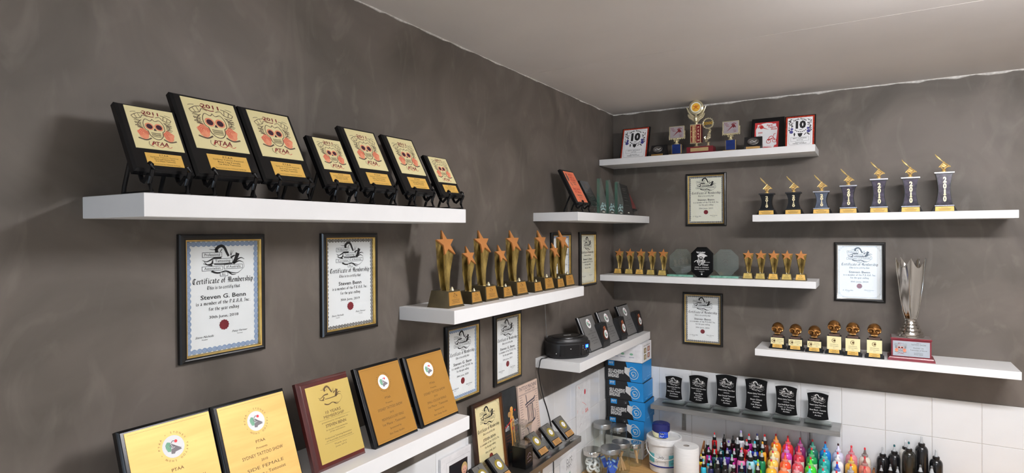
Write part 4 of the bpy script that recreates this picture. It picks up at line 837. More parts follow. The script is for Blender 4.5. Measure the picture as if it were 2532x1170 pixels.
for i, s in enumerate(('Perth', 'Tattoo', 'Show')): mb.text(s, 0.012 + 0.012 * i, 0.164 - 0.013 * i, 0.011, y, 1, bold=0.03)
mb.text('2000', -0.040, 0.118, 0.009, y, 1, bold=0.03)
for i, s in enumerate(('Best', 'Black', 'Work')): mb.text(s, -0.042, 0.104 - 0.009 * i, 0.005, y, 1)
mb.ring(0.008, 0.058, 0.010, 0.013, y, 1, 16); mb.ring(0.040, 0.062, 0.009, 0.012, y, 1, 16); mb.stroke([(0.008, 0.060), (0.012, 0.086), (0.030, 0.090), (0.042, 0.064)], 0.004, y, 1); mb.stroke([(0.000, 0.072), (0.018, 0.072), (0.032, 0.080)], 0.006, y, 1); mb.stroke([(0.034, 0.092), (0.038, 0.106), (0.046, 0.106)], 0.003, y, 1)
mb.text('Sponsor', -0.030, 0.038, 0.005, y, 1); mb.text('Black Magic Tattoo', -0.012, 0.028, 0.005, y, 1, w=0.07); mb.build('print', [M_PAPER, M_RED], pl, smooth=False)

# ------------------------------------------------------------------ corner shelf: orange plaque, acrylics, glass peaks
easel('black plastic easel under the orange plaque', (0.18, -0.900, ZL3), 90, 0.15, M_BLK, 'easels on the corner shelf')
t = thing('orange_plaque', 'black plaque with orange printed panel leaning on a black easel', 'plaque', (0.18, -0.905, ZL3 + 0.050), 90, None, 28)
board(MB(), 0.165, 0.222, 0.019, 0.005).build('board', M_BLK, t, ang=20)
pl = MB().box(-0.062, 0.070, -0.001, 0.0005, 0.014, 0.210).build('panel', mat('orange_panel', (240, 132, 96), 0.5), t, smooth=False)
mb = MB(); y = -0.0013
for s, z, hh, m, w in (('BODY', 0.190, 0.013, 1, 0.055), ('ART &', 0.172, 0.013, 1, 0.06), ('TATTOO EXPO', 0.155, 0.012, 1, 0.07), ('Presents the', 0.140, 0.006, 0, 0.04), ('Winner of', 0.128, 0.006, 0, 0.03), ('Best Colour', 0.098, 0.015, 1, 0.085), ('& Tattoo', 0.079, 0.015, 1, 0.070), ('Steven Benn', 0.058, 0.011, 0, 0.062), ('Sydney 2004', 0.044, 0.005, 0, 0.045), ('Sponsored by', 0.034, 0.004, 0, 0.04), ('the committee', 0.026, 0.004, 0, 0.04)):
    mb.text(s, 0.014 if z > 0.12 else 0.004, z, hh, y, m, w=w, bold=0.012)
mb.stroke([(-0.044, 0.145), (-0.048, 0.170), (-0.040, 0.196)], 0.012, y, 0); mb.stroke([(-0.050, 0.150), (-0.038, 0.160), (-0.034, 0.180)], 0.008, y, 0); mb.stroke([(-0.036, 0.140), (-0.030, 0.126), (-0.022, 0.120)], 0.005, y, 0)
mb.build('print', [M_INKG, M_RED], pl, smooth=False)
easel('clear acrylic easel under the grey-badged dark award', (0.18, -0.735, ZL3), 90, 0.11, M_CLEAR, 'easels on the corner shelf', hgt=0.07, r=0.004)
t = thing('dark_award_panel', 'dark acrylic award with grey badge beside the orange plaque', 'award', (0.18, -0.735, ZL3 + 0.048), 90, None, 28)
MB().box(-0.060, 0.060, 0, 0.012, 0, 0.168, b=0.002).build('panel', mat('charcoal_acrylic', (38, 39, 38), 0.25, coat=0.4), t)
mb = MB(); mb.poly([(-0.020, 0.120), (-0.022, 0.142), (-0.008, 0.152), (0.012, 0.148), (0.020, 0.128), (0.006, 0.112)], -0.0003)
for z, w in ((0.095, 0.06), (0.085, 0.05), (0.070, 0.07), (0.058, 0.05), (0.044, 0.06)): mb.rect(-w / 2, w / 2, z, z + 0.002, -0.0003)
mb.build('badge', M_INKG, t, smooth=False)
for i, yc in enumerate((-0.672, -0.535, -0.388)):
    t = thing('glass_peak_award', 'pointed clear glass award with green edge on the corner shelf, %s from the orange plaque' % ORD[i], 'award', (0.19, yc, ZL3), 90, 'glass peak awards')
    # slanted peak: one long sloping side, front and back thin, polished green edges
    P_ = [(-0.052, 0), (0.050, 0), (0.050, 0.085), (-0.030, 0.212), (-0.052, 0.205)]
    pk_ = MB().prism(P_, -0.009, 0.009, 0, 1); pk_.m[-4:-1] = [0, 0, 0]      # only the foot and the tall edge show green
    pk_.build('glass_panel', [M_AWGL, hazy_glass('green_edge_glass', (206, 240, 228), (96, 150, 130), 0.30, 1.5)], t, smooth=False)
    MB().box(-0.056, 0.054, -0.020, 0.026, -0.0, 0.006).build('glass_foot', M_CLEAR, t, smooth=False)
    mb = MB(); y = -0.0093
    mb.text('Best of Day', 0.008, 0.105, 0.006, y, w=0.045); mb.text('Surf n Ink', 0.008, 0.085, 0.006, y, w=0.04)
    for pts, w in (([(-0.038, 0.035), (-0.02, 0.055), (0.0, 0.045), (0.02, 0.06), (0.038, 0.045)], 0.012), ([(-0.03, 0.05), (-0.01, 0.066), (0.01, 0.058), (0.03, 0.068)], 0.007), ([(-0.035, 0.024), (0.0, 0.034), (0.036, 0.026)], 0.009)): mb.stroke(pts, w, y, 1)
    mb.rect(-0.008, 0.028, 0.012, 0.016, y, 2); mb.build('engraving', [M_INKG, mat('frosted_print', (150, 180, 180), 0.6), M_IVORY], t, smooth=False)
t = thing('black_award_panel', 'plain black acrylic award leaning past the three glass peaks', 'award', (0.200, -0.235, ZL3), 90, None, 12)
MB().prism([(-0.085, 0), (0.090, 0), (0.090, 0.10), (0.075, 0.205), (-0.085, 0.215)], 0, 0.012).build('panel', mat('charcoal_acrylic', (38, 39, 38), 0.25, coat=0.4), t, smooth=False)
mb = MB()
for z, w in ((0.180, 0.07), (0.168, 0.05), (0.150, 0.08), (0.120, 0.07), (0.100, 0.06), (0.070, 0.07)): mb.rect(-w / 2, w / 2, z, z + 0.002, -0.0003, 0)
mb.rect(-0.012, 0.014, 0.018, 0.024, -0.0003, 1); mb.build('engraving', [M_INKG, M_IVORY], t, smooth=False)
easel('clear acrylic easel under the small red plaque in the corner', (0.185, -0.085, ZL3), 90, 0.10, M_CLEAR, 'easels on the corner shelf', hgt=0.06, r=0.004)
t = thing('red_corner_plaque', 'small black plaque with dull red panel nearest the room corner', 'plaque', (0.185, -0.085, ZL3 + 0.042), 90, None, 26)
board(MB(), 0.110, 0.135, 0.016, 0.005).build('board', M_BLKSAT, t, ang=20)
pl = MB().box(-0.045, 0.048, -0.001, 0.0005, 0.010, 0.128).build('panel', mat('dull_red_panel', (120, 62, 58), 0.5), t, smooth=False)
mb = MB()
for z, w in ((0.110, 0.05), (0.096, 0.06), (0.080, 0.05), (0.060, 0.06), (0.045, 0.05)): mb.rect(-w / 2, w / 2, z, z + 0.002, -0.0013)
mb.build('print', M_DKRED, pl, smooth=False)

# ------------------------------------------------------------------ medallion print used on several plaques
def medallion(mb, cx, cz, r, y, mats0=0):
    # 0 white, 1 green, 2 grey line, 3 red
    mb.disc(cx, cz, r, y, 0, 28); q = lambda a, b: (cx + a * r, cz + b * r)
    mb.poly([q(-0.7, 0.25), q(-0.5, 0.5), q(-0.25, 0.42), q(-0.2, 0.0), q(-0.3, -0.4), q(-0.55, -0.35), q(-0.68, -0.05)], y - 0.0002, 1)
    mb.poly([q(-0.3, -0.6), q(0.0, -0.65), q(0.1, -0.5), q(0.7, -0.4), q(0.55, -0.25), q(0.3, -0.1), q(-0.25, -0.2)], y - 0.0003, 2)
    for k in range(6): mb.stroke([q(-0.35 + 0.1 * k, 0.05 - 0.08 * k), q(-0.1 + 0.12 * k, 0.22 - 0.1 * k), q(0.05 + 0.12 * k, 0.0 - 0.05 * k)], 0.08 * r, y - 0.0004, 2)
    mb.stroke([q(-0.2, 0.3), q(0.0, 0.5), q(0.15, 0.45)], 0.07 * r, y - 0.0004, 2); mb.disc(*q(0.28, 0.42), 0.14 * r, y - 0.0004, 3, 14)
MEDM = [M_PAPER, M_GREEN, mat('grey_art_ink', (128, 122, 126), 0.6), mat('bright_red_print', (232, 50, 60), 0.5)]

# ------------------------------------------------------------------ gold plaques on the lowest side shelf
def gold_plaque(label, xb, yc, w, h, tilt, pm, lines):
    t = thing('gold_plaque', label, 'plaque', (xb, yc, ZLG), 90, 'gold show plaques', tilt)
    board(MB(), w, h, 0.020, 0.006).build('board', M_BLK, t, ang=20)
    pl = MB().box(-w / 2 + 0.013, w / 2 - 0.007, -0.0012, 0.0005, 0.010, h - 0.009).build('plate', pm, t, smooth=False)
    mb = MB(); y = -0.0014
    for z in (0.016, h - 0.015): mb.rect(-w / 2 + 0.018, w / 2 - 0.012, z - 0.0002, z + 0.0002, y)
    mb.build('border_line', M_INKGOLD, pl, smooth=False)
    cz = h * 0.745; mb = MB(); medallion(mb, 0.003, cz, w * 0.118, y); mb.build('medallion', MEDM, t, smooth=False)
    mb = MB()
    for i, c in enumerate('SYDNEY TATTOO SHOW * PTAA * '): a = R(90 - i * 360 / 28.0); mb.text(c, 0.003 + w * 0.150 * math.cos(a), cz + w * 0.150 * math.sin(a), w * 0.022, y, rot=a - math.pi / 2, vert=True)
    for i, (s, hh, ww) in enumerate(lines):
        if s: mb.text(s, 0.003, h * (0.545 - 0.062 * i), hh, y, w=ww * w, bold=0.004)
    mb.build('lettering', M_INKGOLD, pl, smooth=False)
def show_lines(a, b): return [('PTAA', 0.0075, 0.13), ('Presents', 0.0055, 0.15), ('SYDNEY TATTOO SHOW', 0.0088, 0.56), ('2010', 0.006, 0.09), (a, 0.0082, 0.50), (b, 0.0080, 0.52), ('Sponsored by', 0.006, 0.26), ('Skin Deep Studio', 0.0062, 0.34)]
gold_plaque('bright gold plaque with round badge, lowest shelf, nearest the camera', 0.205, -3.165, 0.218, 0.262, 20, M_GOLD, show_lines('SIDE FEMALE', '1st Place - Tattooist'))
gold_plaque('bright gold plaque with round badge, lowest shelf, beside the mahogany plaque', 0.205, -2.945, 0.218, 0.262, 20, M_GOLD, show_lines('SIDE FEMALE', '1st Place - Tattooist'))
gold_plaque('deep gold plaque with round badge just past the mahogany plaque', 0.210, -2.461, 0.208, 0.263, 21, M_GOLDDK, show_lines('MEDIUM BLACK & GREY FEMALE', '1st Place - Tattooist'))
gold_plaque('deep gold plaque with round badge at the shelf end below the stars', 0.209, -2.228, 0.218, 0.257, 20, M_GOLDDK, show_lines('SMALL COLOUR FEMALE', '1st Place - Tattooist'))
t = thing('mahogany_plaque', 'mahogany plaque with brass plate for years of membership, among gold plaques', 'plaque', (0.205, -2.696, ZLG), 90, None, 19)
w, h = 0.196, 0.262
board(MB(), w, h, 0.022, 0.010).build('board', M_MAHOG, t, ang=20)
pl = MB().box(-w / 2 + 0.022, w / 2 - 0.008, -0.0012, 0.0005, 0.020, h - 0.020).build('plate', M_OLIVE, t, smooth=False)
mb = MB(); emblem(mb, 0.006, h * 0.77, w * 0.46, -0.0014, 0, None, txt=False)
for s, z, hh, ww, b in (('10 YEARS', 0.60, 0.0088, 0.30, 0.004), ('MEMBERSHIP', 0.553, 0.0088, 0.40, 0.01), ('presented in recognition to', 0.50, 0.004, 0.52, 0), ('STEVEN BENN', 0.455, 0.0088, 0.40, 0.01), ('for ten years of loyal membership', 0.41, 0.004, 0.42, 0), ('of the association', 0.385, 0.004, 0.30, 0), ('Professional Tattooing Association', 0.325, 0.0045, 0.52, 0), ('of Australia Incorporated', 0.295, 0.0045, 0.5, 0), ('Thank you', 0.24, 0.004, 0.24, 0), ('June 2015', 0.21, 0.004, 0.22, 0)): mb.text(s, 0.006, h * z, hh, -0.0014, w=ww * w, bold=b)
mb.rect(-0.055, 0.066, h * 0.526, h * 0.528, -0.0014); mb.rect(-0.05, 0.062, h * 0.272, h * 0.274, -0.0014)
mb.build('lettering', M_INKGOLD, pl, smooth=False)

# ------------------------------------------------------------------ radio shelf
t = thing('radio', 'black portable cassette radio with lit blue display on the white shelf', 'radio', (0.120, -1.000, ZL4), 52)
t.scale = (1.06, 1.04, 1.20)
def oval(rx, ry, z, n=40, p=2.5): return [(rx * abs(math.cos(a)) ** (2 / p) * (1 if math.cos(a) >= 0 else -1), ry * abs(math.sin(a)) ** (2 / p) * (1 if math.sin(a) >= 0 else -1), z) for a in [2 * math.pi * i / n for i in range(n)]]
body = MB().loft([oval(0.105, 0.080, 0.0), oval(0.112, 0.086, 0.006), oval(0.116, 0.092, 0.03), oval(0.117, 0.094, 0.055), oval(0.116, 0.092, 0.068), oval(0.108, 0.086, 0.072), oval(0.108, 0.085, 0.080), oval(0.100, 0.078, 0.088)]).build('body', M_BLKSAT, t)
ld = MB().loft([oval(0.088, 0.068, 0.086), oval(0.086, 0.066, 0.0915), oval(0.072, 0.055, 0.094)]).build('disc_lid', M_BLK, t)
MB().box(-0.02, 0.02, -0.003, 0.003, 0.0935, 0.0945).build('logo', M_WHITEINK, ld, smooth=False)
def arc_panel(mb, x0, x1, z0, z1, off, n=8, m=0):
    f = lambda x: -0.0935 * max(0, 1 - abs(x / 0.1165) ** 2.5) ** (1 / 2.5)
    a = [(x0 + (x1 - x0) * i / n) for i in range(n + 1)]
    ring = lambda o, z: [(x, f(x) - o, z) for x in a]
    mb.loft([[*ring(off, z0), *[(x, f(x) + 0.004, z0) for x in a[::-1]]], [*ring(off, z1), *[(x, f(x) + 0.004, z1) for x in a[::-1]]]], m)
mb = MB(); arc_panel(mb, -0.078, 0.022, 0.014, 0.062, 0.003); d = mb.build('cassette_door', M_BLK, t)
MB().box(-0.030, -0.024, -0.0980, -0.0955, 0.046, 0.048).build('badge', M_WHITEINK, d, smooth=False)
mb = MB(); arc_panel(mb, 0.034, 0.088, 0.014, 0.064, 0.0015); mb.build('control_panel', M_BLKSAT, t)
mb = MB(); arc_panel(mb, 0.060, 0.080, 0.046, 0.060, 0.003); l = mb.build('display', M_LCD, t)
mb = MB(); arc_panel(mb, 0.065, 0.076, 0.048, 0.058, 0.0034); mb.build('digits', M_LCDHI, l)
kn = lambda x, z, r, nm, m: MB().ball((x, -0.0935 * max(0, 1 - abs(x / 0.1165) ** 2.5) ** (1 / 2.5) - 0.002, z), r, r * 0.8, r, 12).build(nm, m, t)
kn(0.076, 0.026, 0.009, 'volume_knob', M_BLK); kn(0.044, 0.056, 0.0025, 'button', M_SILEDGE); kn(0.044, 0.047, 0.0025, 'button', M_SILEDGE); kn(0.055, 0.038, 0.0025, 'button', M_SILEDGE); kn(0.065, 0.040, 0.0025, 'button', M_SILEDGE); kn(-0.094, 0.026, 0.0025, 'button', M_WHITEINK)
MB().tube([(-0.088, 0.050, 0.078), (-0.094, 0.052, 0.090)], 0.006, 8).tube([(-0.094, 0.052, 0.088), (-0.101, 0.058, 0.272)], 0.0016, 6).build('aerial', M_STEEL, t)
cord = [(0.045, -1.080, 1.445), (0.060, -1.110, 1.434), (0.050, -1.138, 1.4315), (0.036, -1.150, 1.424), (0.028, -1.1515, 1.39), (0.022, -1.150, 1.35), (0.014, -1.09, 1.22), (0.010, -1.04, 1.14), (0.010, -1.00, 1.06), (0.010, -0.975, 0.985), (0.010, -0.968, 0.94), (0.010, -0.960, 0.84), (0.010, -0.955, 0.70), (0.012, -0.95, 0.55), (0.012, -0.95, 0.40)]
sp = []
for i in range(len(cord) - 1):
    p0, p1, p2, p3 = (Vector(cord[max(i - 1, 0)]), Vector(cord[i]), Vector(cord[i + 1]), Vector(cord[min(i + 2, len(cord) - 1)]))
    for k in range(4):
        u = k / 4.0; sp.append(0.5 * (2 * p1 + (p2 - p0) * u + (2 * p0 - 5 * p1 + 4 * p2 - p3) * u * u + (3 * p1 - p0 - 3 * p2 + p3) * u ** 3))
one('power_cord', MB().tube(sp, 0.0028, 8), M_BLKSAT, 'thin black power cord hanging from the radio down the white tiles', 'cord')

for i, (xb, yc, lab, lines) in enumerate([(0.207, -0.779, 'large dark silver plaque with round badge touching the radio', False), (0.208, -0.511, 'large dark silver plaque with round badge, middle of the three', True), (0.208, -0.186, 'large dark silver plaque with round badge nearest the back wall', False)]):
    t = thing('silver_plaque', lab, 'plaque', (xb, yc, ZL4), 90, 'dark silver plaques on the radio shelf', 23)
    w, h = 0.196, 0.210
    board(MB(), w, h, 0.018, 0.006).build('board', M_BLK, t, ang=20)
    pl = MB().box(-w / 2 + 0.012, w / 2 - 0.006, -0.0012, 0.0005, 0.009, h - 0.008).build('plate', M_GREYPL, t, smooth=False)
    mb = MB(); medallion(mb, 0.006, h * 0.76, 0.028, -0.0014); mb.build('medallion', MEDM, t, smooth=False)
    mb = MB()
    for j, (s, ww) in enumerate((('PTAA', 0.16), ('SYDNEY TATTOO SHOW', 0.56), ('2011', 0.1), ('BEST FEMALE', 0.4), ('2nd Place - Tattooist', 0.45), ('Sponsored by', 0.25))): mb.text(s, 0.004, h * (0.55 - 0.068 * j), 0.007, -0.0014, w=ww * w)
    mb.build('lettering', M_BLKSAT, pl, smooth=False)
for i, (xb, yc, lab) in enumerate([(0.212, -0.657, 'small black medal case between the first and middle silver plaques'), (0.219, -0.382, 'small black medal case between the middle and last silver plaques'), (0.214, -0.058, 'small black medal case at the back wall end of the radio shelf')]):
    t = thing('medal_case', lab, 'medal case', (xb, yc, ZL4), 90, 'small black medal cases')
    w, h = 0.104, 0.138
    MB().prismx([(0, 0), (0, 0.030), (0.026, h), (0.052, h), (0.070, 0)], -w / 2, w / 2).build('case', M_BLKSAT, t, smooth=False)
    mt = Matrix.Translation((0, 0.0, 0.030)) @ Matrix.Rotation(-math.atan2(0.026, h - 0.030), 4, 'X')
    MB().box(-w / 2 + 0.008, w / 2 - 0.008, -0.0015, 0.001, 0.006, 0.104).xf(mt).build('lining', mat('black_velvet', (22, 21, 21), 0.9), t, smooth=False)
    MB().tube([(0, -0.004, 0.090), (-0.006, -0.004, 0.082), (0.0, -0.004, 0.074)], [0.007, 0.010, 0.008], 8).xf(mt).build('ribbon', mat('copper_ribbon', (150, 84, 54), 0.6), t)
    n = 28; MB().loft([[(r_ * math.cos(2 * math.pi * k / n), yy, 0.045 + r_ * math.sin(2 * math.pi * k / n)) for k in range(n)] for r_, yy in ((0.032, 0), (0.032, -0.004), (0.028, -0.006), (0.025, -0.0045))]).xf(mt).build('medal', mat('copper_rim', (126, 66, 44), 0.4, 0.6), t)
    mb = MB(); medallion(mb, 0, 0.045, 0.0245, -0.0062); mb.xf(mt); mb.build('medallion', MEDM, t, smooth=False)

# ------------------------------------------------------------------ stainless wall shelves
def steel_shelf(label, x0, y0, rz, length, depth, z, brk):
    t = thing('steel_wall_shelf', label, 'shelf', (x0, y0, z), rz, 'stainless wall shelves')
    MB().box(0, length, -depth, 0, -0.003, 0, b=0.0008).box(0, length, -depth, -depth + 0.003, -0.030, -0.002, b=0.0006).box(0, length, -depth + 0.003, -depth + 0.016, -0.030, -0.0275).build('tray', M_STEEL, t)
    for x in brk:
        MB().box(x - 0.013, x + 0.013, -0.010, -0.007, -0.19, -0.003).prismx([(-0.010, -0.003), (-depth * 0.8, -0.003), (-depth * 0.8, -0.016), (-0.06, -0.035), (-0.022, -0.085), (-0.010, -0.13)], x - 0.0015, x + 0.0015).build('bracket', M_STEEL, t)
        MB().ball((x, -0.011, -0.165), 0.004, 0.002, 0.004, 8).ball((x, -0.011, -0.12), 0.004, 0.002, 0.004, 8).build('screw', M_STEEL, t)
steel_shelf('stainless steel shelf on the tiles holding six black glass awards', 0.318, 0, 0, 1.078, 0.180, 0.985, (0.169, 0.913))
steel_shelf('stainless steel shelf on the side wall holding medals and the crystal tower', 0, -2.25, 90, 1.295, 0.180, 0.983, (0.25, 1.15))

# ------------------------------------------------------------------ black glass awards
def glass_award(label, x, w, h, lines, full):
    t = thing('black_glass_award', label, 'award', (x, -0.085, 0.985), 0, 'black glass awards on the steel shelf')
    MB().box(-w / 2 - 0.012, w / 2 + 0.014, -0.036, 0.036, 0, 0.008).build('glass_base', M_CLEAR, t, smooth=False)
    MB().box(-w / 2 - 0.006, w / 2 + 0.008, -0.028, 0.030, 0.0085, 0.0165).build('glass_step', M_AWGL, t, smooth=False)
    MB().box(-w / 2, w / 2, -0.005, 0.005, 0.017, h).build('glass_panel', M_CLEAR, t, smooth=False)
    hh = h - 0.017; n = 10; top, bot = 0.017 + hh * (0.965 if not full else 1.0), 0.017 + hh * 0.05
    pts = []
    for i in range(n + 1): f = i / n; pts.append((w / 2 * (-0.96 + 1.92 * f), bot - 0.018 * 4 * f * (1 - f) * 0.6 + 0.008))
    for i in range(1, n): f = i / n; pts.append((w / 2 * 0.96 - w * 0.055 * 4 * f * (1 - f), bot + 0.008 + (top - 0.010 - bot - 0.008) * f))
    for i in range(n + 1): f = i / n; pts.append((w / 2 * (0.96 - 1.92 * f), top - 0.010 + 0.010 * 4 * f * (1 - f)))
    for i in range(1, n): f = i / n; pts.append((-w / 2 * 0.96 + w * 0.055 * 4 * f * (1 - f), top - 0.010 - (top - 0.018 - bot) * f))
    pb = MB().prism(pts, -0.0062, -0.0052).build('black_panel', M_BLKPR, t, smooth=False)
    mb = MB(); y = -0.0065; emblem(mb, 0, 0.017 + hh * 0.74, w * 0.66, y, 0, None, txt=True)
    mb.text('Western Sydney Tattoo Show', 0, 0.017 + hh * 0.535, 0.0082 * w / 0.125, y, w=w * 0.74, bold=0.012)
    z = 0.455
    for i, s in enumerate(['-2024-'] + lines):
        mb.text(s, 0, 0.017 + hh * z, (0.0055 if i == 0 else 0.0085) * w / 0.125, y, w=min(w * 0.72, 0.0062 * len(s) * w / 0.125), bold=0.012); z -= 0.088 if i == 0 else 0.36 / max(4, len(lines) + 1)
    mb.build('lettering', M_WHITEINK, pb, smooth=False)
for x, w, h, lines, full, lab in [(0.444, 0.114, 0.185, ['Best Back - Female', '3rd Place', 'Contestant'], False, 'small black glass award nearest the box stack on the steel shelf'),
        (0.602, 0.124, 0.202, ['Best Back', 'Female', '3rd Place', 'Artist'], True, 'black glass award for best back, second along the steel shelf'), (0.772, 0.133, 0.226, ['Best Overall Tattooed', 'Female', '1st Place', 'Artist'], True, 'tall black glass award for best overall tattooed, third along'),
        (0.946, 0.134, 0.230, ['Best Chest', 'Female', '1st Place', 'Artist'], False, 'tallest black glass award, for best chest, fourth along'), (1.112, 0.124, 0.207, ['Best Small Black Tattoo', 'Male or Female', '2nd Place', 'Artist'], False, 'black glass award for best small black tattoo, fifth along'),
        (1.279, 0.116, 0.189, ['Best Back - Female', '3rd Place', 'Artist'], False, 'small black glass award at the far end of the steel shelf')]:
    glass_award(lab, x, w, h, lines, full)

# ------------------------------------------------------------------ side steel shelf: certificate, posters, crystal, medals
certificate('cream certificate in brown frame standing on the steel shelf beside the crystal tower', (0.032, -1.655, 0.983 + 0.1755), 90, 'line', 'STEVEN BENN', '30th JUNE, 2015', w=0.252, h=0.352, paper=M_CREAM, frame=mat('dark_walnut', (36, 22, 14), 0.35, c2=(58, 34, 20), scale=20), lip=mat('brown_gilt', (110, 66, 30), 0.4, 0.3), tilt=6)
t = thing('dark_poster', 'dark poster board with orange figure and white letters behind the crystal tower', 'poster', (0.040, -1.453, 0.984), 90, None, 4)
MB().box(-0.068, 0.072, 0, 0.010, 0, 0.350, b=0.001).build('board', mat('night_print', (44, 48, 50), 0.5, c2=(28, 32, 34), scale=14), t)
mb = MB(); y = -0.0004; mb.stroke([(0.006, 0.02), (0.012, 0.10), (0.008, 0.17), (0.014, 0.215), (0.020, 0.238)], (0.010, 0.026), y, 0); mb.stroke([(0.036, 0.08), (0.032, 0.13), (0.030, 0.18), (0.022, 0.21)], (0.010, 0.020), y, 0); mb.disc(0.018, 0.246, 0.014, y, 0, 14); mb.disc(-0.004, 0.226, 0.014, y - 0.0002, 2, 12)
mb.stroke([(-0.05, 0.17), (-0.01, 0.185), (0.02, 0.20)], 0.006, y - 0.0002, 1); mb.disc(0.050, 0.236, 0.006, y, 1, 8); mb.rect(0.014, 0.030, 0.145, 0.160, y - 0.0003, 1)
mb.text('Pain', -0.038, 0.168, 0.034, y, 3, w=0.050, bold=0.02); mb.text('Pint', 0.046, 0.178, 0.034, y, 3, w=0.052, bold=0.02)
for i in range(7): mb.rect(-0.066, 0.070, 0.128 - 0.014 * i, 0.133 - 0.014 * i, y + 0.0001, 4)
mb.stroke([(-0.05, 0.02), (-0.03, 0.06), (-0.01, 0.09)], 0.03, y, 5)
mb.build('print', [mat('amber_skin_print', (214, 142, 58), 0.6, c2=(236, 178, 92), scale=60), M_RED, mat('tan_print', (170, 130, 80), 0.6), M_WHITEINK, mat('rust_print', (96, 52, 40), 0.6), mat('black_print', (16, 16, 18), 0.5)], t, smooth=False)
t = thing('patent_poster', 'pinkish poster with a tattoo machine drawing on the side steel shelf', 'poster', (0.050, -1.268, 0.984), 90, None, 5)
MB().box(-0.101, 0.101, 0, 0.010, 0, 0.342, b=0.001).build('board', mat('blush_paper', (206, 180, 164), 0.7, c2=(214, 190, 174), scale=12), t)
mb = MB(); y = -0.0004; mb.text('TATTOO MACHINE', 0, 0.322, 0.020, y, w=0.180, bold=0.03); mb.text('PATENT 1891', 0.02, 0.304, 0.009, y, w=0.10); mb.rect(-0.098, 0.098, 0.293, 0.2945, y); mb.rect(-0.098, 0.098, 0.2895, 0.2905, y)
for pts, w in (([(-0.028, 0.285), (-0.024, 0.262), (-0.020, 0.240)], 0.006), ([(-0.040, 0.236), (0.0, 0.244), (0.060, 0.252)], 0.008), ([(-0.036, 0.224), (0.0, 0.232), (0.062, 0.240)], 0.005), ([(-0.020, 0.224), (-0.020, 0.150)], 0.006), ([(0.034, 0.232), (0.036, 0.150)], 0.006), ([(-0.030, 0.142), (0.010, 0.138), (0.050, 0.150)], 0.009), ([(0.050, 0.150), (0.058, 0.170), (0.052, 0.200)], 0.004), ([(-0.030, 0.142), (-0.040, 0.124), (-0.026, 0.110)], 0.006), ([(-0.026, 0.110), (-0.022, 0.07), (-0.020, 0.03)], 0.006), ([(0.052, 0.252), (0.066, 0.262)], 0.008)): mb.stroke(pts, w, y)
for k in range(2):
    cx = -0.008 + 0.030 * k
    for q in range(3): mb.stroke([(cx - 0.010 + 0.008 * q, 0.222), (cx - 0.010 + 0.008 * q, 0.152)], 0.003, y)
    mb.ring(cx - 0.002, 0.222, 0.008, 0.011, y, n=12, a0=0, a1=math.pi); mb.ring(cx - 0.002, 0.152, 0.008, 0.011, y, n=12, a0=math.pi, a1=2 * math.pi)
rnd = random.Random(11)
for i in range(22):
    z = 0.28 - 0.012 * i; l = 0.018 + 0.02 * rnd.random(); mb.rect(-0.092, -0.092 + l, z, z + 0.0018, y); mb.rect(0.070, 0.070 + l * 0.7, z, z + 0.0018, y)
mb.build('drawing', mat('slate_ink', (74, 72, 80), 0.6), t, smooth=False)
t = thing('crystal_tower', 'clear crystal tower on black block in front of the dark poster', 'award', (0.112, -1.481, 0.983), 90)
MB().box(-0.035, 0.035, -0.037, 0.037, 0, 0.100, b=0.002).build('black_block', M_BLK, t)
MB().frustum(0.070, 0.074, 0.060, 0.064, 0.1005, 0.112).frustum(0.058, 0.062, 0.064, 0.068, 0.112, 0.196).frustum(0.064, 0.068, 0.074, 0.078, 0.196, 0.212).build('crystal', thin_glass('crystal', (240, 243, 245), 0.02, 2.0), t, smooth=False)
mb = MB(); mb.stroke([(-0.02, 0.055), (0.0, 0.07), (0.015, 0.062)], 0.003, -0.0374); mb.stroke([(-0.02, 0.045), (0.005, 0.052), (0.02, 0.045)], 0.003, -0.0374); mb.stroke([(-0.015, 0.03), (0.02, 0.035)], 0.002, -0.0374); mb.build('engraving', mat('mauve_print', (120, 100, 110), 0.6), t, smooth=False)
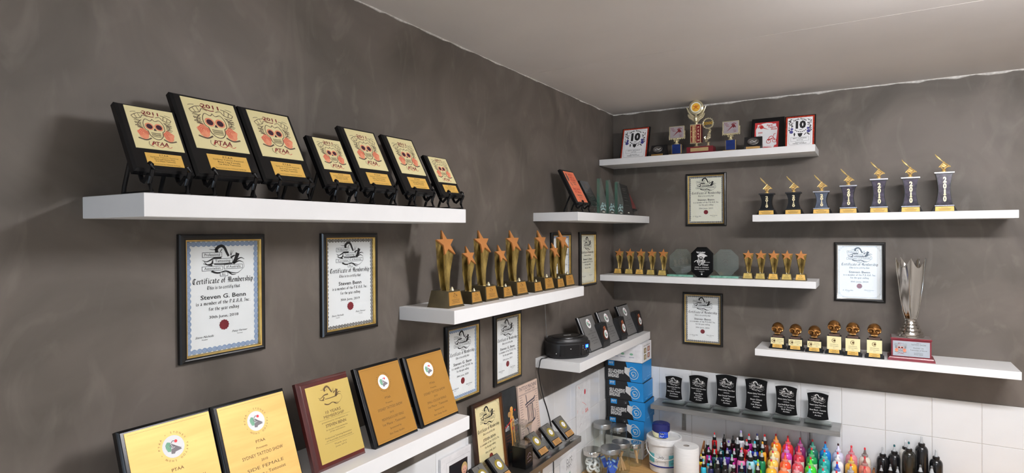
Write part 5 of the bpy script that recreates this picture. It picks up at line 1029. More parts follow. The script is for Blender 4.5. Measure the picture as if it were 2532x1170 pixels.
for i, (yc, lab) in enumerate([(-1.042, 'small grey plaque with gold medal at the steel shelf end'), (-1.190, 'small grey plaque with gold medal, second from the steel shelf end'), (-1.342, 'small grey plaque with gold medal touching the crystal tower'), (-1.692, 'small grey plaque with gold medal before the brown framed certificate'), (-1.822, 'small grey plaque with gold medal below the white photo frame')]):
    e = thing('acrylic_easel', 'clear bent acrylic easel under the medal plaque ' + ('at the shelf end', 'second from the end', 'touching the crystal tower', 'before the brown certificate', 'below the photo frame')[i], 'easel', (0.165, yc, 0.983), 90, 'clear acrylic easels')
    MB().prismx([(-0.012, 0.030), (-0.016, 0.004), (0.0, 0), (0.075, 0), (0.104, 0.098), (0.101, 0.099), (0.072, 0.003), (0.002, 0.003), (-0.012, 0.007), (-0.009, 0.029)], -0.030, 0.030).build('sheet', M_CLEAR, e, smooth=False)
    t = thing('medal_plaque', lab, 'plaque', (0.162, yc, 1.004), 90, 'small grey medal plaques', 44)
    w, h = 0.088, 0.125
    board(MB(), w, h, 0.018, 0.004).build('board', M_BLK, t, ang=20)
    MB().box(-w / 2 + 0.007, w / 2 - 0.003, -0.001, 0.0004, 0.036, h - 0.004).build('grey_face', M_GREYFELT, t, smooth=False)
    n = 28; md = MB().loft([[(0.003 + r_ * math.cos(2 * math.pi * k / n), yy, 0.075 + r_ * math.sin(2 * math.pi * k / n)) for k in range(n)] for r_, yy in ((0.0255, -0.0005), (0.0255, -0.003), (0.022, -0.0045), (0.016, -0.003))]).build('medal', mat('medal_gold', (214, 190, 80), 0.28, 0.7, c2=(226, 206, 110), scale=30), t)
    MB().disc(0.003, 0.075, 0.0145, -0.0036, 0, 20).rect(-0.003, 0.010, 0.0795, 0.0805, -0.0038, 1).rect(-0.005, 0.011, 0.0745, 0.0758, -0.0038, 1).rect(-0.002, 0.009, 0.0695, 0.0705, -0.0038, 1).build('centre', [M_PAPER, M_INKG], md, smooth=False)
    MB().tube([(0.003, -0.002, 0.100), (0.003, -0.002, 0.114)], 0.002, 6).build('hanger', M_INKG, t)
    npl = MB().box(-w / 2 + 0.010, w / 2 - 0.004, -0.0015, 0.0004, 0.005, 0.033).build('nameplate', mat('copper_nameplate', (206, 156, 96), 0.4, 0.35), t, smooth=False)
    mb = MB()
    for k in range(5): mb.rect(-0.022 + 0.002 * (k % 2), 0.028 - 0.004 * (k % 3), 0.027 - 0.0045 * k, 0.0282 - 0.0045 * k, -0.0017)
    mb.build('lettering', M_INKGOLD, npl, smooth=False)

# ------------------------------------------------------------------ papers and photo on the side wall tiles
t = thing('childrens_drawing', 'white paper with faint red scribbles taped to the side wall tiles', 'drawing', (0.0085, -0.545, 0.865), 90)
MB().box(-0.108, 0.108, -0.0008, 0.0, 0, 0.305).build('paper', mat('thin_paper', (216, 217, 218), 0.85), t, smooth=False)
mb = MB(); y = -0.0012; mb.disc(0.022, 0.240, 0.010, y, 0, 12, 1.7); mb.text('ISA', 0.050, 0.118, 0.024, y, 1, bold=0.02); mb.stroke([(-0.07, 0.29), (-0.06, 0.275)], 0.004, y, 1); mb.stroke([(-0.02, 0.185), (0.02, 0.165), (0.04, 0.15)], 0.002, y, 1); mb.stroke([(-0.05, 0.22), (-0.02, 0.26), (-0.01, 0.29)], 0.002, y, 2); mb.stroke([(-0.09, 0.13), (-0.085, 0.15)], 0.002, y, 1); mb.stroke([(-0.01, 0.11), (-0.005, 0.125)], 0.003, y, 1); mb.stroke([(0.02, 0.07), (0.03, 0.085)], 0.002, y, 2); mb.stroke([(-0.06, 0.035), (-0.05, 0.05), (-0.03, 0.055)], 0.003, y, 2)
mb.build('scribble', [mat('crimson_crayon', (200, 24, 40), 0.7), mat('coral_crayon', (226, 110, 96), 0.7), mat('pencil', (170, 160, 166), 0.7)], t, smooth=False)
t = thing('childrens_drawing', 'white paper with a green dog doodle below the side steel shelf', 'drawing', (0.0085, -0.745, 0.49), 90)
t.rotation_euler = (0, R(-4), R(90))
MB().box(-0.112, 0.112, -0.0008, 0.0, 0, 0.300).build('paper', mat('thin_paper', (216, 217, 218), 0.85), t, smooth=False)
mb = MB(); y = -0.0012; mb.poly([(-0.05, 0.150), (-0.045, 0.205), (-0.038, 0.185), (0.0, 0.180), (0.020, 0.196), (0.012, 0.160), (0.004, 0.130), (-0.006, 0.150), (-0.026, 0.152), (-0.032, 0.128), (-0.038, 0.150)], y, 0)
for k in range(9): mb.stroke([(-0.03 + 0.02 * (k % 4), 0.215 + 0.02 * (k // 3)), (-0.02 + 0.02 * (k % 4), 0.235 + 0.02 * (k // 3)), (-0.005 + 0.018 * (k % 4), 0.222 + 0.022 * (k // 3))], 0.003, y, 1)
mb.build('scribble', [mat('green_crayon', (20, 128, 100), 0.7), mat('ink_scribble', (60, 66, 66), 0.7)], t, smooth=False)
t = thing('photo_frame', 'white mounted family photograph on the tiles below the gold plaque shelf', 'photo', (0.0085, -1.873, 0.900), 90)
MB().box(-0.122, 0.122, -0.012, 0, 0, 0.262, b=0.001).build('mount', mat('white_mount', (222, 220, 220), 0.6), t)
mb = MB()
for x0, x1, z0, z1 in ((-0.086, -0.0855, 0.04, 0.235), (0.0855, 0.086, 0.04, 0.235), (-0.086, 0.086, 0.2345, 0.235), (-0.086, 0.086, 0.04, 0.0405)): mb.rect(x0, x1, z0, z1, -0.0123)
mb.build('mount_line', M_INKG, t, smooth=False)
ph = MB().box(-0.066, 0.066, -0.0126, -0.011, 0.055, 0.218).build('photograph', mat('photo_dark', (46, 30, 34), 0.4, c2=(30, 34, 38), scale=30), t, smooth=False)
mb = MB(); y = -0.0129
mb.poly([(0.016, 0.056), (0.064, 0.056), (0.064, 0.140), (0.046, 0.150), (0.020, 0.130)], y, 2); mb.poly([(-0.064, 0.056), (-0.034, 0.056), (-0.030, 0.110), (-0.050, 0.124), (-0.064, 0.120)], y, 3); mb.poly([(-0.030, 0.056), (0.014, 0.056), (0.010, 0.100), (-0.024, 0.104)], y, 3)
for cx, cz, r_ in ((-0.047, 0.140, 0.017), (-0.006, 0.122, 0.017), (0.042, 0.170, 0.020)):
    mb.disc(cx, cz + 0.006, r_ * 1.1, y - 0.0001, 1, 16, 1.2); mb.disc(cx, cz - 0.003, r_ * 0.88, y - 0.0002, 0, 16, 1.2)
    for s in (-1, 1): mb.disc(cx + s * r_ * 0.34, cz + 0.001, r_ * 0.10, y - 0.0003, 4, 8)
    mb.stroke([(cx - r_ * 0.3, cz - r_ * 0.5), (cx, cz - r_ * 0.62), (cx + r_ * 0.3, cz - r_ * 0.5)], 0.0018, y - 0.0003, 5)
mb.stroke([(-0.03, 0.150), (-0.01, 0.162), (0.015, 0.156)], 0.010, y, 6)
mb.build('portrait_print', [mat('skin_print', (226, 172, 148), 0.5), mat('blond_print', (200, 168, 112), 0.5), mat('teal_print', (30, 110, 136), 0.5), mat('charcoal_print', (34, 34, 36), 0.5), mat('eye_print', (50, 40, 40), 0.5), mat('lip_print', (170, 70, 70), 0.5), mat('pale_print', (190, 200, 196), 0.5)], ph, smooth=False)

# ------------------------------------------------------------------ workbench
t = thing('workbench', 'light timber workbench top under the tiles holding jars and ink bottles', 'bench', (0, 0, 0))
MB().box(0.012, 3.0, -0.68, -0.010, BZ - 0.035, BZ, b=0.002).build('worktop', M_WOOD, t)
for x in (0.06, 1.5, 2.94):
    for y in (-0.63, -0.06): MB().box(x - 0.03, x + 0.03, y - 0.03, y + 0.03, FZ, BZ - 0.035).build('leg', M_WOOD, t, smooth=False)

# ------------------------------------------------------------------ stack of cartons in the corner
def carton(label, x0, x1, yf, yb, z0, z1, white=False, arrow=False):
    w, h, d = x1 - x0, z1 - z0 - 0.001, yb - yf
    t = thing('carton', label, 'box', ((x0 + x1) / 2, yf, z0), 0, 'stack of cartons')
    MB().box(-w / 2, w / 2, 0, d, 0, h, b=0.0008).build('box', M_BOXWHITE if white else M_BOXBLACK, t)
    y = -0.0004
    side = Matrix.Translation((w / 2, d / 2, 0)) @ Matrix.Rotation(R(90), 4, 'Z')
    if white:
        mb = MB()
        for k, m in ((-0.055, 0), (-0.005, 1), (0.055, 1)):
            mb.disc(k, h * 0.42, 0.012, y, m, 12, 0.6); mb.rect(k - 0.016, k + 0.018, h * 0.24, h * 0.27, y, 2)
        mb.rect(-0.03, 0.02, h * 0.72, h * 0.76, y, 2); mb.build('front_print', [M_INKG, M_GREEN, mat('lilac_grey_print', (150, 154, 176), 0.6)], t, smooth=False)
        mb = MB(); mb.text('Adhesive bandage uses', 0, h * 0.86, 0.009, y, 2, w=d * 0.7)
        for i, (a, b) in enumerate(((-0.035, 0.60), (0.035, 0.62), (-0.035, 0.26), (0.035, 0.28))): mb.rect(a - 0.024, a + 0.024, h * b - 0.017, h * b + 0.017, y, 3 + i % 2); mb.disc(a, h * b, 0.012, y - 0.0002, 5, 9)
        mb.xf(side); mb.build('side_print', [M_INKG, M_GREEN, M_INKG, mat('olive_photo', (140, 130, 90), 0.6), mat('brick_photo', (150, 96, 90), 0.6), mat('beige_photo', (206, 184, 160), 0.6)], t, smooth=False)
    else:
        mb = MB(); mb.poly([(w * 0.06, h - 0.001), (w / 2, h - 0.001), (w / 2, 0.001), (w * 0.20, 0.001)], y); mb.build('blue_panel', M_BOXBLUE, t, smooth=False); MB().rect(-w * 0.42, -w * 0.25, h * 0.74, h - 0.001, y).build('blue_badge', M_BOXBLUE, t, smooth=False)
        MB().rect(-d / 2, d / 2, 0.0005, h - 0.0005, y).xf(side).build('blue_side', M_BOXBLUE, t, smooth=False)
        mb = MB(); y -= 0.0003
        mb.text('FYT', -w * 0.335, h * 0.87, 0.014, y, w=w * 0.12, bold=0.05); mb.text('SELF-ADHESIVE', -w * 0.205, h * 0.455, 0.025, y, w=w * 0.42, bold=0.035); mb.text('BANDAGES', -w * 0.270, h * 0.235, 0.025, y, w=w * 0.29, bold=0.035)
        cx, cz = w * 0.270, h * 0.40
        mb.ring(cx, cz, 0.0300, 0.0335, y, n=28); mb.ring(cx + 0.001, cz, 0.0150, 0.0185, y, n=22, a0=-2.2, a1=3.0); mb.ring(cx - 0.004, cz, 0.004, 0.010, y, n=12, a0=2.6, a1=6.2)
        mb.poly([(cx - 0.060, cz + 0.044), (cx - 0.022, cz + 0.036), (cx - 0.034, cz + 0.006), (cx - 0.030, cz - 0.018), (cx - 0.064, cz + 0.006)], y); mb.stroke([(cx - 0.030, cz + 0.034), (cx - 0.014, cz + 0.046), (cx + 0.010, cz + 0.036), (cx + 0.022, cz + 0.024)], 0.0035, y)
        mb.build('print', M_WHITEINK, t, smooth=False)
        mb = MB()
        if arrow: mb.rect(w * -0.06, w * 0.03, h * 0.80, h * 0.95, y, 0); mb.poly([(-w * 0.02, h * 0.83), (w * 0.0, h * 0.83), (-w * 0.01, h * 0.90)], y - 0.0002, 1); mb.build('handling_mark', [mat('charcoal_patch', (48, 48, 50), 0.5), M_WHITEINK], t, smooth=False)
        mb = MB(); mb.rect(-0.055, -0.015, h * 0.10, h * 0.13, y, 0); mb.text('FYT', d * 0.30, h * 0.32, 0.007, y, 0); mb.rect(0.0, d * 0.42, h * 0.20, h * 0.215, y, 0); mb.xf(side); mb.build('side_print', mat('pale_blue_print', (150, 200, 232), 0.6), t, smooth=False)
for i, (a, z0, z1, wt, lab) in enumerate([(0.006, 0.620, 0.745, True, 'white carton at the bottom of the corner stack, on the bench'), (0.016, 0.745, 0.870, False, 'black and blue bandage carton, lowest of the four, behind the glass jars'), (0.024, 0.870, 0.9935, False, 'black and blue bandage carton, second lowest of the four'),
        (0.014, 0.9935, 1.117, False, 'black and blue bandage carton, second highest of the four'), (0.006, 1.117, 1.247, False, 'black and blue bandage carton, topmost of the four'), (0.006, 1.247, 1.372, True, 'white carton on top of the stack, under the radio shelf')]):
    carton(lab, a + 0.008, a + 0.264, -0.200, -0.012, z0, z1, wt, i in (1, 2))

# ------------------------------------------------------------------ glass jars and what they hold
def jar(label, x, y, r, h, lid):
    t = thing('glass_jar', label, 'jar', (x, y, BZ), 0, 'glass jars with steel lids')
    MB().lathe([(r * 0.9, 0.001), (r * 0.98, 0.004), (r, 0.012), (r, h - lid - 0.014), (r * 0.95, h - lid - 0.006), (r * 0.93, h - lid)], 36).build('glass_body', M_JARGL, t)
    MB().lathe([(r * 0.98, h - lid + 0.0), (r * 1.0, h - lid + 0.001), (r * 1.0, h - 0.003), (r * 0.97, h), (r * 0.5, h + 0.0006), (r * 0.02, h + 0.0006)], 36).build('lid', M_STEEL if h > 0.15 else M_CHROME, t)
    MB().lathe([(r * 0.985, h - lid - 0.003), (r * 0.995, h - lid), (r * 0.985, h - lid + 0.001)], 36).build('seal_ring', M_CLEAR, t)
jar('tall empty glass jar with steel lid against the side wall tiles', 0.078, -0.400, 0.060, 0.270, 0.030)
jar('tall glass jar with steel lid half hidden before the bandage cartons', 0.132, -0.268, 0.055, 0.222, 0.028)
jar('short glass jar full of white rings beside the side wall', 0.074, -0.552, 0.060, 0.145, 0.030)
jar('glass jar of blue packets in front of the wooden sticks', 0.196, -0.566, 0.060, 0.185, 0.030)
jar('glass jar of wooden sticks in front of the cartons', 0.212, -0.440, 0.056, 0.182, 0.026)
jar('small glass jar with a few sticks beside the white bucket', 0.252, -0.300, 0.044, 0.142, 0.026)
rnd = random.Random(21)
def torus(mb, R_, r_, n=18, k=8):
    rings = [[((R_ + r_ * math.cos(2 * math.pi * j / k)) * math.cos(2 * math.pi * i / n), (R_ + r_ * math.cos(2 * math.pi * j / k)) * math.sin(2 * math.pi * i / n), r_ * 1.3 * math.sin(2 * math.pi * j / k)) for j in range(k)] for i in range(n)]
    rings.append(rings[0]); mb.loft(rings, 0, caps=False); return mb
tr = None
for lv in range(4):
    for q in range(3):
        a = 2 * math.pi * q / 3 + lv * 0.7
        if tr is None: o = torus(MB(), 0.0165, 0.0065).build('plastic_ring', M_TAPE); tr = o.data
        else: o = bpy.data.objects.new('plastic_ring', tr); COL.objects.link(o)
        o.location = (0.074 + 0.026 * math.cos(a), -0.552 + 0.026 * math.sin(a), BZ + 0.026 + 0.019 * lv); o.rotation_euler = (R(55) * math.sin(a + lv), R(50) * math.cos(a + 2 * lv), a)
        tag(o, 'white plastic ring inside the short glass jar', 'ring', 'white rings in the short jar')
pk = None
M_PKT = mat('blue_sachet', (38, 76, 190), 0.35, c2=(60, 110, 214), scale=40)
for q in range(11):
    if pk is None: o = MB().box(-0.014, 0.014, -0.002, 0.002, 0, 0.070, m=0, b=0.001).box(-0.0142, 0.0142, -0.0022, 0.0022, 0.056, 0.066, m=1).build('sachet', [M_PKT, mat('silver_sachet_end', (160, 190, 206), 0.3, 0.4)]); pk = o.data
    else: o = bpy.data.objects.new('sachet', pk); COL.objects.link(o)
    a = 2 * math.pi * q / 11; rr = 0.014 + 0.018 * (q % 3) / 2.0
    o.location = (0.196 + rr * math.cos(a), -0.566 + rr * math.sin(a), BZ + 0.016 + 0.020 * (q % 3)); o.rotation_euler = (R(16) * math.sin(a), R(22) * (1 if q % 2 else -1), a + 1.0)
    tag(o, 'blue sachet inside the glass jar beside the white rings', 'sachet', 'blue sachets in the jar')
sk = None; M_STICK = mat('birch_stick', (214, 172, 122), 0.6, c2=(226, 188, 140), scale=30, stretch=(1, 1, 0.2))
for q in range(12):
    big = q < 9
    if sk is None: o = MB().box(-0.0048, 0.0048, -0.0009, 0.0009, 0, 0.118, b=0.0006).build('wooden_stick', M_STICK); sk = o.data
    else: o = bpy.data.objects.new('wooden_stick', sk); COL.objects.link(o)
    a = 2 * math.pi * q / 9; rr = 0.030 if big else 0.020
    o.location = ((0.212 if big else 0.252) + rr * math.cos(a), (-0.440 if big else -0.300) + rr * math.sin(a), BZ + 0.013); o.scale = (1, 1, 1.0 if big else 0.72)
    o.rotation_euler = (R(22) * math.sin(a), -R(22) * math.cos(a), 0) if big else (R(14) * math.sin(a), -R(14) * math.cos(a), a)
    tag(o, 'flat wooden stick standing in the lidded glass jar' if big else 'short wooden stick inside the small glass jar by the bucket', 'stick', 'wooden sticks in the jar' if big else 'short sticks in the small jar')

# ------------------------------------------------------------------ bucket, jelly jar, paper roll
def wrap(mb, r, i0=0, a0=0.0):
    for i in range(i0, len(mb.v)):
        x, y, z = mb.v[i]; a = x / r + a0; q = r - y; mb.v[i] = (q * math.sin(a), -q * math.cos(a), z)
    return mb
def panel(mb, x0, x1, z0, z1, y, m=0, n=10):
    for k in range(n): mb.rect(x0 + (x1 - x0) * k / n, x0 + (x1 - x0) * (k + 1) / n, z0, z1, y, m)
t = thing('white_bucket', 'white lidded plastic bucket with turquoise label beside the carton stack', 'bucket', (0.434, -0.272, BZ), 12)
MB().lathe([(0.084, 0.0), (0.088, 0.004), (0.099, 0.168), (0.104, 0.170), (0.104, 0.174)], 48).build('bucket_body', M_TAPE, t)
MB().lathe([(0.1045, 0.172), (0.108, 0.174), (0.1085, 0.196), (0.107, 0.206), (0.103, 0.209), (0.097, 0.208), (0.093, 0.202), (0.002, 0.201)], 48).build('lid', M_TAPE, t)
mb = MB()
panel(mb, -0.105, 0.100, 0.045, 0.145, -0.0006, 0, 20); panel(mb, -0.105, -0.055, 0.062, 0.150, -0.0010, 1, 6); panel(mb, 0.035, 0.100, 0.050, 0.145, -0.0010, 1, 6); panel(mb, -0.105, 0.100, 0.040, 0.048, -0.0012, 2, 20)
wrap(mb, 0.0945); lb = mb.build('label', [M_PAPER, mat('turquoise_print', (112, 204, 214), 0.5), mat('navy_print', (34, 50, 140), 0.5)], t)
mb = MB(); mb.text('Jelly', -0.010, 0.102, 0.014, -0.0014, shear=0.3)
for z, w in ((0.135, 0.05), (0.128, 0.06), (0.120, 0.06), (0.090, 0.05), (0.082, 0.06), (0.074, 0.05), (0.066, 0.055), (0.058, 0.05)): mb.rect(-0.010 - w / 2, -0.010 + w / 2, z, z + 0.002, -0.0014)
mb.text('CLINICAL', 0.070, 0.066, 0.008, -0.0014, bold=0.01); mb.rect(0.045, 0.09, 0.078, 0.080, -0.0014); mb.text('ULTRASOUND', 0.068, 0.128, 0.006, -0.0014)
wrap(mb, 0.0948); mb.build('lettering', M_INKG, lb, smooth=False)
MB().tube([(0.1095 * math.cos(a), 0.1095 * math.sin(a), 0.165 - 0.075 * max(0, -math.sin(a)) ** 0.8) for a in [math.pi + (math.pi) * i / 24 for i in range(25)]], 0.0032, 8).build('handle', M_TAPE, t)
MB().box(-0.020, 0.020, -0.1105, -0.106, 0.176, 0.186, b=0.001).build('tab', M_TAPE, t)
t = thing('jelly_jar', 'petroleum jelly jar with navy lid standing on the white bucket', 'jar', (0.420, -0.290, BZ + 0.2015), 14)
MB().loft([oval(0.030, 0.026, 0, 40, 2.3), oval(0.042, 0.036, 0.006, 40, 2.4), oval(0.050, 0.041, 0.020, 40, 2.6), oval(0.053, 0.043, 0.045, 40, 2.8), oval(0.051, 0.041, 0.058, 40, 2.8)]).build('jar_body', mat('jelly_cream', (236, 232, 186), 0.35), t)
rl = lambda s, z, wv: [(p[0] * s, p[1] * s, z + wv * (0.010 * math.cos(p[0] / 0.055 * math.pi / 2) * 1.3 - 0.004)) for p in oval(0.0545, 0.0445, 0, 40, 2.8)]
MB().loft([rl(1.0, 0.044, -1), rl(1.0, 0.076, 0.2), rl(0.98, 0.084, 0.3), rl(0.86, 0.089, 0.3), rl(0.3, 0.092, 0.1)]).build('lid', mat('navy_plastic', (24, 30, 96), 0.35), t)
def jwrap(mb):
    for i, (x, y, z) in enumerate(mb.v):
        mb.v[i] = (x, -0.0442 * max(0.0, 1 - abs(x / 0.0540) ** 2.8) ** (1 / 2.8) + y, z)
    return mb
mb = MB(); n = 12
for k in range(n):
    x0 = -0.010 + 0.054 * k / n; x1 = -0.010 + 0.054 * (k + 1) / n; g = lambda x: 0.0445 + 0.004 * math.sin((x + 0.01) / 0.054 * math.pi); mb.poly([(x0, 0.012 - 0.004 * math.sin(k / n * math.pi)), (x1, 0.012 - 0.004 * math.sin((k + 1) / n * math.pi)), (x1, g(x1)), (x0, g(x0))], -0.0008)
lb = jwrap(mb).build('label', mat('royal_blue_print', (24, 70, 190), 0.4), t)
mb = MB(); mb.disc(0.008, 0.034, 0.0145, -0.0011, 1, 20, 0.55); mb.text('Vaseline', 0.008, 0.034, 0.007, -0.0014, 0, w=0.023, bold=0.02); mb.rect(0.024, 0.040, 0.038, 0.040, -0.0012, 0); mb.rect(0.024, 0.038, 0.033, 0.035, -0.0012, 0); mb.rect(-0.006, 0.020, 0.020, 0.022, -0.0012, 0); mb.rect(-0.006, 0.014, 0.016, 0.0175, -0.0012, 0); mb.rect(0.006, 0.034, 0.0115, 0.0128, -0.0012, 0)
jwrap(mb).build('lettering', [M_PAPER, mat('navy_oval', (16, 26, 84), 0.4)], lb, smooth=False)
t = thing('paper_roll', 'large white paper towel roll standing beside the bucket', 'paper roll', (0.606, -0.402, BZ))
n = 48; pr = [(0.018, 0.0), (0.070, 0.0), (0.0725, 0.02), (0.0725, 0.212), (0.070, 0.216), (0.018, 0.216), (0.018, 0.0)]
MB().loft([[(r_ * math.cos(2 * math.pi * i / n), r_ * math.sin(2 * math.pi * i / n), z) for i in range(n)] for r_, z in pr], 0, caps=False).build('tissue', M_TISSUE, t)
MB().loft([[(r_ * math.cos(2 * math.pi * i / 24), r_ * math.sin(2 * math.pi * i / 24), z) for i in range(24)] for r_, z in ((0.0165, 0.002), (0.0178, 0.002), (0.0178, 0.2155), (0.0165, 0.2155), (0.0165, 0.002))], 0, caps=False).build('core', mat('grey_card', (150, 144, 136), 0.8), t)

# ------------------------------------------------------------------ ink bottles on tiered racks
def rack(label, x0, x1, tiers, dy, y0):
    t = thing('ink_rack', label, 'rack', (0, 0, 0), 0, 'tiered timber ink racks')
    for i, z in enumerate(tiers):
        MB().box(x0, x1, y0 - dy * (i + 1), y0 - dy * i, z - 0.010, z).build('step', M_RACK, t, smooth=False)
        if z - 0.010 - BZ > 0.006: MB().box(x0, x1, y0 - dy * (i + 1), y0 - dy * (i + 1) + 0.008, BZ, z - 0.010).build('riser', M_RACK, t, smooth=False)
    prof = [(y0, BZ)] + [(y0, tiers[0] + 0.05)]
    for i, z in enumerate(tiers): prof.append((y0 - dy * (i + 0.5), z + 0.035))
    prof += [(y0 - dy * len(tiers), tiers[-1] + 0.02), (y0 - dy * len(tiers), BZ)]
    for x in (x0 - 0.010, x1): MB().prismx(prof, x, x + 0.009).build('side_panel', M_RACK, t, smooth=False)
ST = [0.735, 0.702, 0.672, 0.645, 0.632]; BT = [0.714, 0.686, 0.654, 0.632]
rack('timber tiered rack of small ink bottles beside the paper roll', 0.648, 1.015, ST, 0.050, -0.115)
rack('timber tiered rack of large ink bottles beneath the steel shelf end', 1.028, 1.548, BT, 0.065, -0.068)
CC = {}
def ink(c, gl=0.25): return mat('ink_%d_%d_%d' % c, c, gl, c2=tuple(min(255, int(v * 1.12 + 4)) for v in c), scale=30, coat=0.3)
M_CAPB = mat('bottle_cap_black', (18, 18, 19), 0.4)
M_NOZ = mat('clear_nozzle', (176, 180, 182), 0.4)
def small_bottle(label, x, y, z, H, tip, body, noz=None, cut=None):
    t = thing('ink_bottle', label, 'ink bottle', (x, y, z), random.uniform(-30, 30), 'small ink bottles'); k = H / 0.122; r = 0.0162 * min(k, 1.42)
    zb = H - 0.046 * min(k, 1.25)
    MB().lathe([(r * 0.9, 0), (r, 0.002), (r, zb - r * 0.75), (r * 0.93, zb - r * 0.4), (r * 0.72, zb - r * 0.12), (r * 0.5, zb)], 18).build('bottle', body, t)
    c = 0.0178 * min(k, 1.25); MB().lathe([(r * 0.66, zb - 0.001), (r * 0.68, zb + c * 0.95), (r * 0.55, zb + c)], 16).build('cap', M_CAPB, t)
    MB().lathe([(r * 0.5, zb + c), (r * 0.42, zb + c + 0.003), (r * 0.20, H - 0.010), (r * 0.12, H - 0.009)], 12).build('nozzle', noz or M_NOZ, t)
    MB().lathe([(r * 0.26, H - 0.013), (r * 0.27, H - 0.004), (r * 0.12, H)], 10).build('tip', tip, t)
    if cut: mb = MB(); panel(mb, -r * 1.1, r * 1.1, 0.012, zb - r * 1.1, -0.0004, 0, 8); wrap(mb, r); mb.build('label', cut, t)
def large_bottle(label, x, y, z, H, tip, noz, body, lab=False, top=None):
    t = thing('ink_bottle', label, 'ink bottle', (x, y, z), random.uniform(-25, 25), 'large ink bottles'); r = 0.0298; zb = H - 0.050
    prof = [(r * 0.93, 0), (r, 0.003), (r, zb - 0.026), (r * 0.95, zb - 0.016), (r * 0.80, zb - 0.007), (r * 0.55, zb - 0.001), (r * 0.46, zb)]
    MB().lathe(prof, 26).build('bottle', body, t)
    MB().lathe([(r * 0.50, zb - 0.001), (r * 0.53, zb + 0.002), (r * 0.53, zb + 0.011), (r * 0.42, zb + 0.014)], 20).build('cap', top or noz, t)
    MB().lathe([(r * 0.34, zb + 0.012), (r * 0.24, zb + 0.020), (r * 0.13, H - 0.010), (r * 0.1, H - 0.009)], 12).build('nozzle', noz, t)
    MB().lathe([(r * 0.16, H - 0.012), (r * 0.17, H - 0.004), (r * 0.09, H)], 10).build('tip', tip, t)
    if lab: mb = MB(); panel(mb, -0.004, 0.034, 0.020, zb - 0.034, -0.0004, 0, 8); wrap(mb, r); mb.build('label', M_IVORY, t)
c_ = dict(red=(190, 24, 32), maroon=(52, 14, 18), blue=(34, 60, 180), lilac=(176, 160, 220), black=(18, 18, 20), magenta=(196, 40, 150), navy=(28, 34, 84), brown=(96, 36, 24), teal=(20, 84, 92), violet=(90, 60, 170), white=(222, 222, 226), pink=(226, 120, 170), amber=(222, 160, 40), yellow=(246, 204, 20), cream=(226, 206, 150), green=(24, 132, 84), orange=(240, 110, 40), cyan=(40, 176, 206), olive=(96, 120, 50), mint=(110, 190, 160), lightblue=(160, 210, 228), lime=(110, 206, 30), clear=(176, 180, 182))
ROWS = [  # x, tip height above the rack, tip colour, body colour, nozzle
    [(0.710, 0.856, 'red', 'red', 0), (0.768, 0.855, 'black', 'maroon', 1), (0.820, 0.855, 'black', 'maroon', 1), (0.866, 0.894, 'lilac', 'white', 0), (0.912, 0.882, 'red', 'magenta', 0), (0.958, 0.891, 'navy', 'black', 0), (1.000, 0.893, 'red', 'brown', 0)],
    [(0.680, 0.816, 'clear', 'black', 0), (0.722, 0.818, 'black', 'red', 1), (0.762, 0.817, 'lightblue', 'teal', 0), (0.804, 0.837, 'violet', 'navy', 0), (0.855, 0.863, 'white', 'black', 0), (0.907, 0.863, 'red', 'red', 0), (0.952, 0.859, 'cyan', 'blue', 0), (0.995, 0.864, 'amber', 'amber', 0)],
    [(0.665, 0.775, 'cream', 'cream', 0), (0.697, 0.793, 'magenta', 'magenta', 0), (0.731, 0.785, 'mint', 'teal', 0), (0.768, 0.795, 'teal', 'navy', 0), (0.806, 0.808, 'violet', 'violet', 0), (0.845, 0.812, 'pink', 'magenta', 0), (0.888, 0.826, 'orange', 'orange', 0), (0.926, 0.822, 'magenta', 'magenta', 0), (0.962, 0.826, 'teal', 'cyan', 0), (0.998, 0.828, 'green', 'green', 0)],
    [(0.664, 0.761, 'yellow', 'yellow', 0), (0.712, 0.761, 'cyan', 'cyan', 0), (0.756, 0.772, 'olive', 'olive', 0), (0.798, 0.768, 'mint', 'teal', 0), (0.842, 0.792, 'mint', 'white', 0), (0.893, 0.827, 'pink', 'pink', 0), (0.944, 0.833, 'lightblue', 'lightblue', 0), (0.985, 0.790, 'lime', 'lime', 0)],
    [(0.690, 0.752, 'cyan', 'cyan', 0), (0.733, 0.752, 'violet', 'navy', 0), (0.772, 0.775, 'navy', 'black', 0), (0.812, 0.777, 'clear', 'black', 0), (0.860, 0.765, 'magenta', 'maroon', 0), (0.905, 0.772, 'mint', 'teal', 0), (0.948, 0.779, 'green', 'teal', 0), (0.992, 0.785, 'yellow', 'yellow', 0)]]
RN = ['back', 'second', 'middle', 'fourth', 'front']
for ri, row in enumerate(ROWS):
    for ci, (x, zt, tp, bd, nz) in enumerate(row):
        small_bottle('small %s ink bottle with %s tip, %s row, %s from the paper roll' % (bd, tp, RN[ri], ORD[ci]), x, -0.140 - 0.05 * ri, ST[ri], zt - ST[ri], ink(c_[tp], 0.45), ink(c_[bd]), ink(c_['black'], 0.45) if nz else None,
                     ink(c_['navy'], 0.5) if bd == 'pink' else (M_IVORY if (ri, ci) in ((3, 1), (4, 5), (3, 4), (2, 8)) else (ink((240, 110, 30), 0.5) if (ri, ci) == (3, 0) else None)))
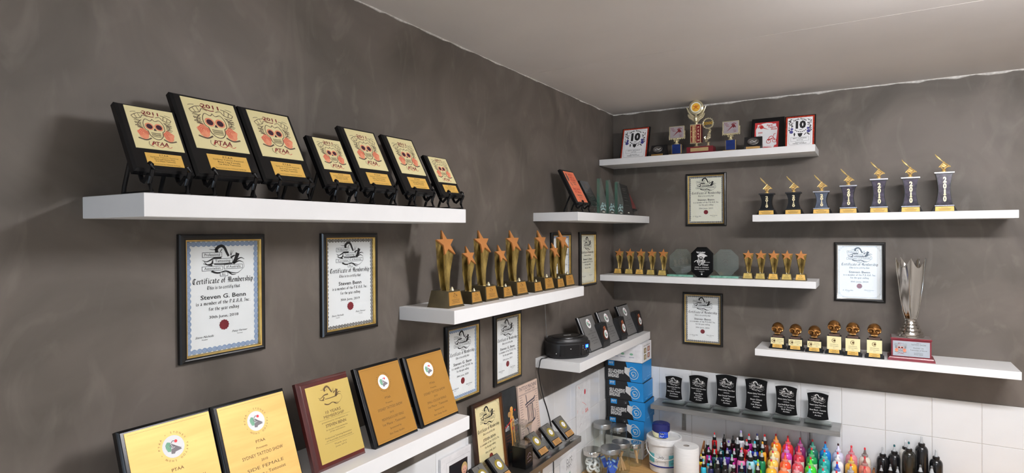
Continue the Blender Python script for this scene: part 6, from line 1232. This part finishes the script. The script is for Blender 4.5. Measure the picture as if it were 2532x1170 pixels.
BIG = [  # columns from the small bottles outwards, back row first: tip, nozzle, body
    [('red', (250, 140, 40), (250, 130, 30), 'orange'), ('red', (250, 214, 140), (246, 200, 116), 'peach'), ('red', (250, 236, 180), (242, 200, 96), 'pale yellow'), ('red', (250, 190, 70), (248, 180, 50), 'mustard')],
    [('red', (220, 40, 44), (224, 58, 60), 'red'), ('magenta', (214, 90, 190), (200, 74, 178), 'magenta'), ('red', (250, 84, 50), (250, 84, 50), 'vermilion'), ('orange', (250, 130, 80), (250, 112, 60), 'coral')],
    [('red', (150, 40, 110), (130, 50, 104), 'purple'), ('red', (216, 50, 66), (196, 56, 72), 'crimson'), ('red', (224, 74, 86), (214, 84, 96), 'rose'), ('red', (236, 130, 140), (232, 130, 140), 'pink')],
    [('red', (40, 120, 100), (38, 104, 90), 'dark green'), ('red', (30, 160, 74), (34, 152, 76), 'green'), ('red', (70, 214, 44), (70, 206, 50), 'lime'), ('red', (70, 206, 190), (60, 200, 90), 'spring green')],
    [('red', (20, 130, 206), (20, 124, 200), 'blue'), ('red', (30, 160, 160), (30, 150, 150), 'teal'), ('red', (24, 168, 150), (40, 166, 150), 'turquoise'), ('red', (60, 190, 190), (50, 170, 180), 'aqua')],
    [('maroon', (206, 204, 228), (196, 196, 216), 'lilac'), ('red', (232, 232, 238), (226, 226, 230), 'white'), ('red', (34, 70, 180), (214, 220, 228), 'milky'), ('red', (60, 80, 170), (180, 190, 214), 'grey-blue')],
    [('red', (196, 90, 104), (214, 130, 140), 'dusty pink'), ('red', (214, 160, 40), (222, 166, 50), 'amber'), ('red', (160, 156, 154), (178, 174, 170), 'grey'), ('red', (190, 120, 90), (196, 130, 100), 'tan')],
    [('red', (100, 84, 80), (206, 200, 188), 'stone'), ('red', (150, 80, 74), (206, 128, 112), 'salmon'), ('red', (190, 86, 76), (200, 112, 96), 'terracotta'), ('red', (150, 110, 90), (170, 130, 110), 'brown')]]
for ci, colm in enumerate(BIG):
    for ri, (tp, nz, bd, nm) in enumerate(colm):
        x = 1.0565 + 0.0652 * ci; zt = (0.894, 0.866, 0.834, 0.806)[ri]
        large_bottle('large %s ink bottle with %s tip, %s row of the tall bottles' % (nm, tp, ('back', 'second', 'third', 'front')[ri]), x, -0.1005 - 0.065 * ri, BT[ri], zt - BT[ri], ink(c_[tp] if tp != 'red' else (214, 44, 54), 0.45), ink(nz, 0.4), ink(bd), ri > 0 and ci in (0, 1, 2, 3), ink(tuple(int(v * 0.55 + 200 * 0.45) for v in nz), 0.45))
KT = [0.714, 0.700]
rack('timber tiered rack of black ink bottles at the far end of the bench', 1.562, 1.960, KT, 0.078, -0.022)
KB = (20, 20, 22)
for x, y, zt, tp, bd, lab in [(1.598, -0.062, 0.900, 'clear', KB, 'black ink bottle with clear nozzle next to the stone-coloured bottle'), (1.652, -0.062, 0.924, 'teal', KB, 'black ink bottle with grey-green tip, second of the black bottles'), (1.704, -0.056, 0.956, 'white', (206, 204, 198), 'white ink bottle with white tip among the black bottles'),
        (1.716, -0.118, 0.968, 'teal', (30, 28, 22), 'broad dark olive ink bottle in front of the white bottle'), (1.776, -0.062, 0.990, 'clear', KB, 'tallest black ink bottle with clear nozzle behind the olive bottle'), (1.840, -0.062, 0.930, 'clear', KB, 'black ink bottle farthest along the bench')]:
    z = KT[0] if y > -0.1 else KT[1]; large_bottle(lab, x, y, z, zt - z, ink(c_[tp], 0.45), M_NOZ, ink(bd), False, M_CAPB)
for x, y, zt, bd, lab in [(1.590, -0.145, 0.826, (24, 24, 26), 'small black ink bottle at the front beside the terracotta bottle'), (1.632, -0.140, 0.838, (24, 24, 26), 'small black ink bottle at the front, second of the small black ones'), (1.664, -0.146, 0.834, (24, 24, 26), 'small black ink bottle in front of the second tall black bottle'), (1.766, -0.142, 0.862, (34, 34, 38), 'small grey-black ink bottle in front of the tallest black bottle'), (1.815, -0.144, 0.866, (60, 20, 22), 'small dark ink bottle with red print at the far end')]:
    small_bottle(lab, x, y, KT[1], zt - KT[1], ink((90, 92, 94), 0.45), ink(bd))
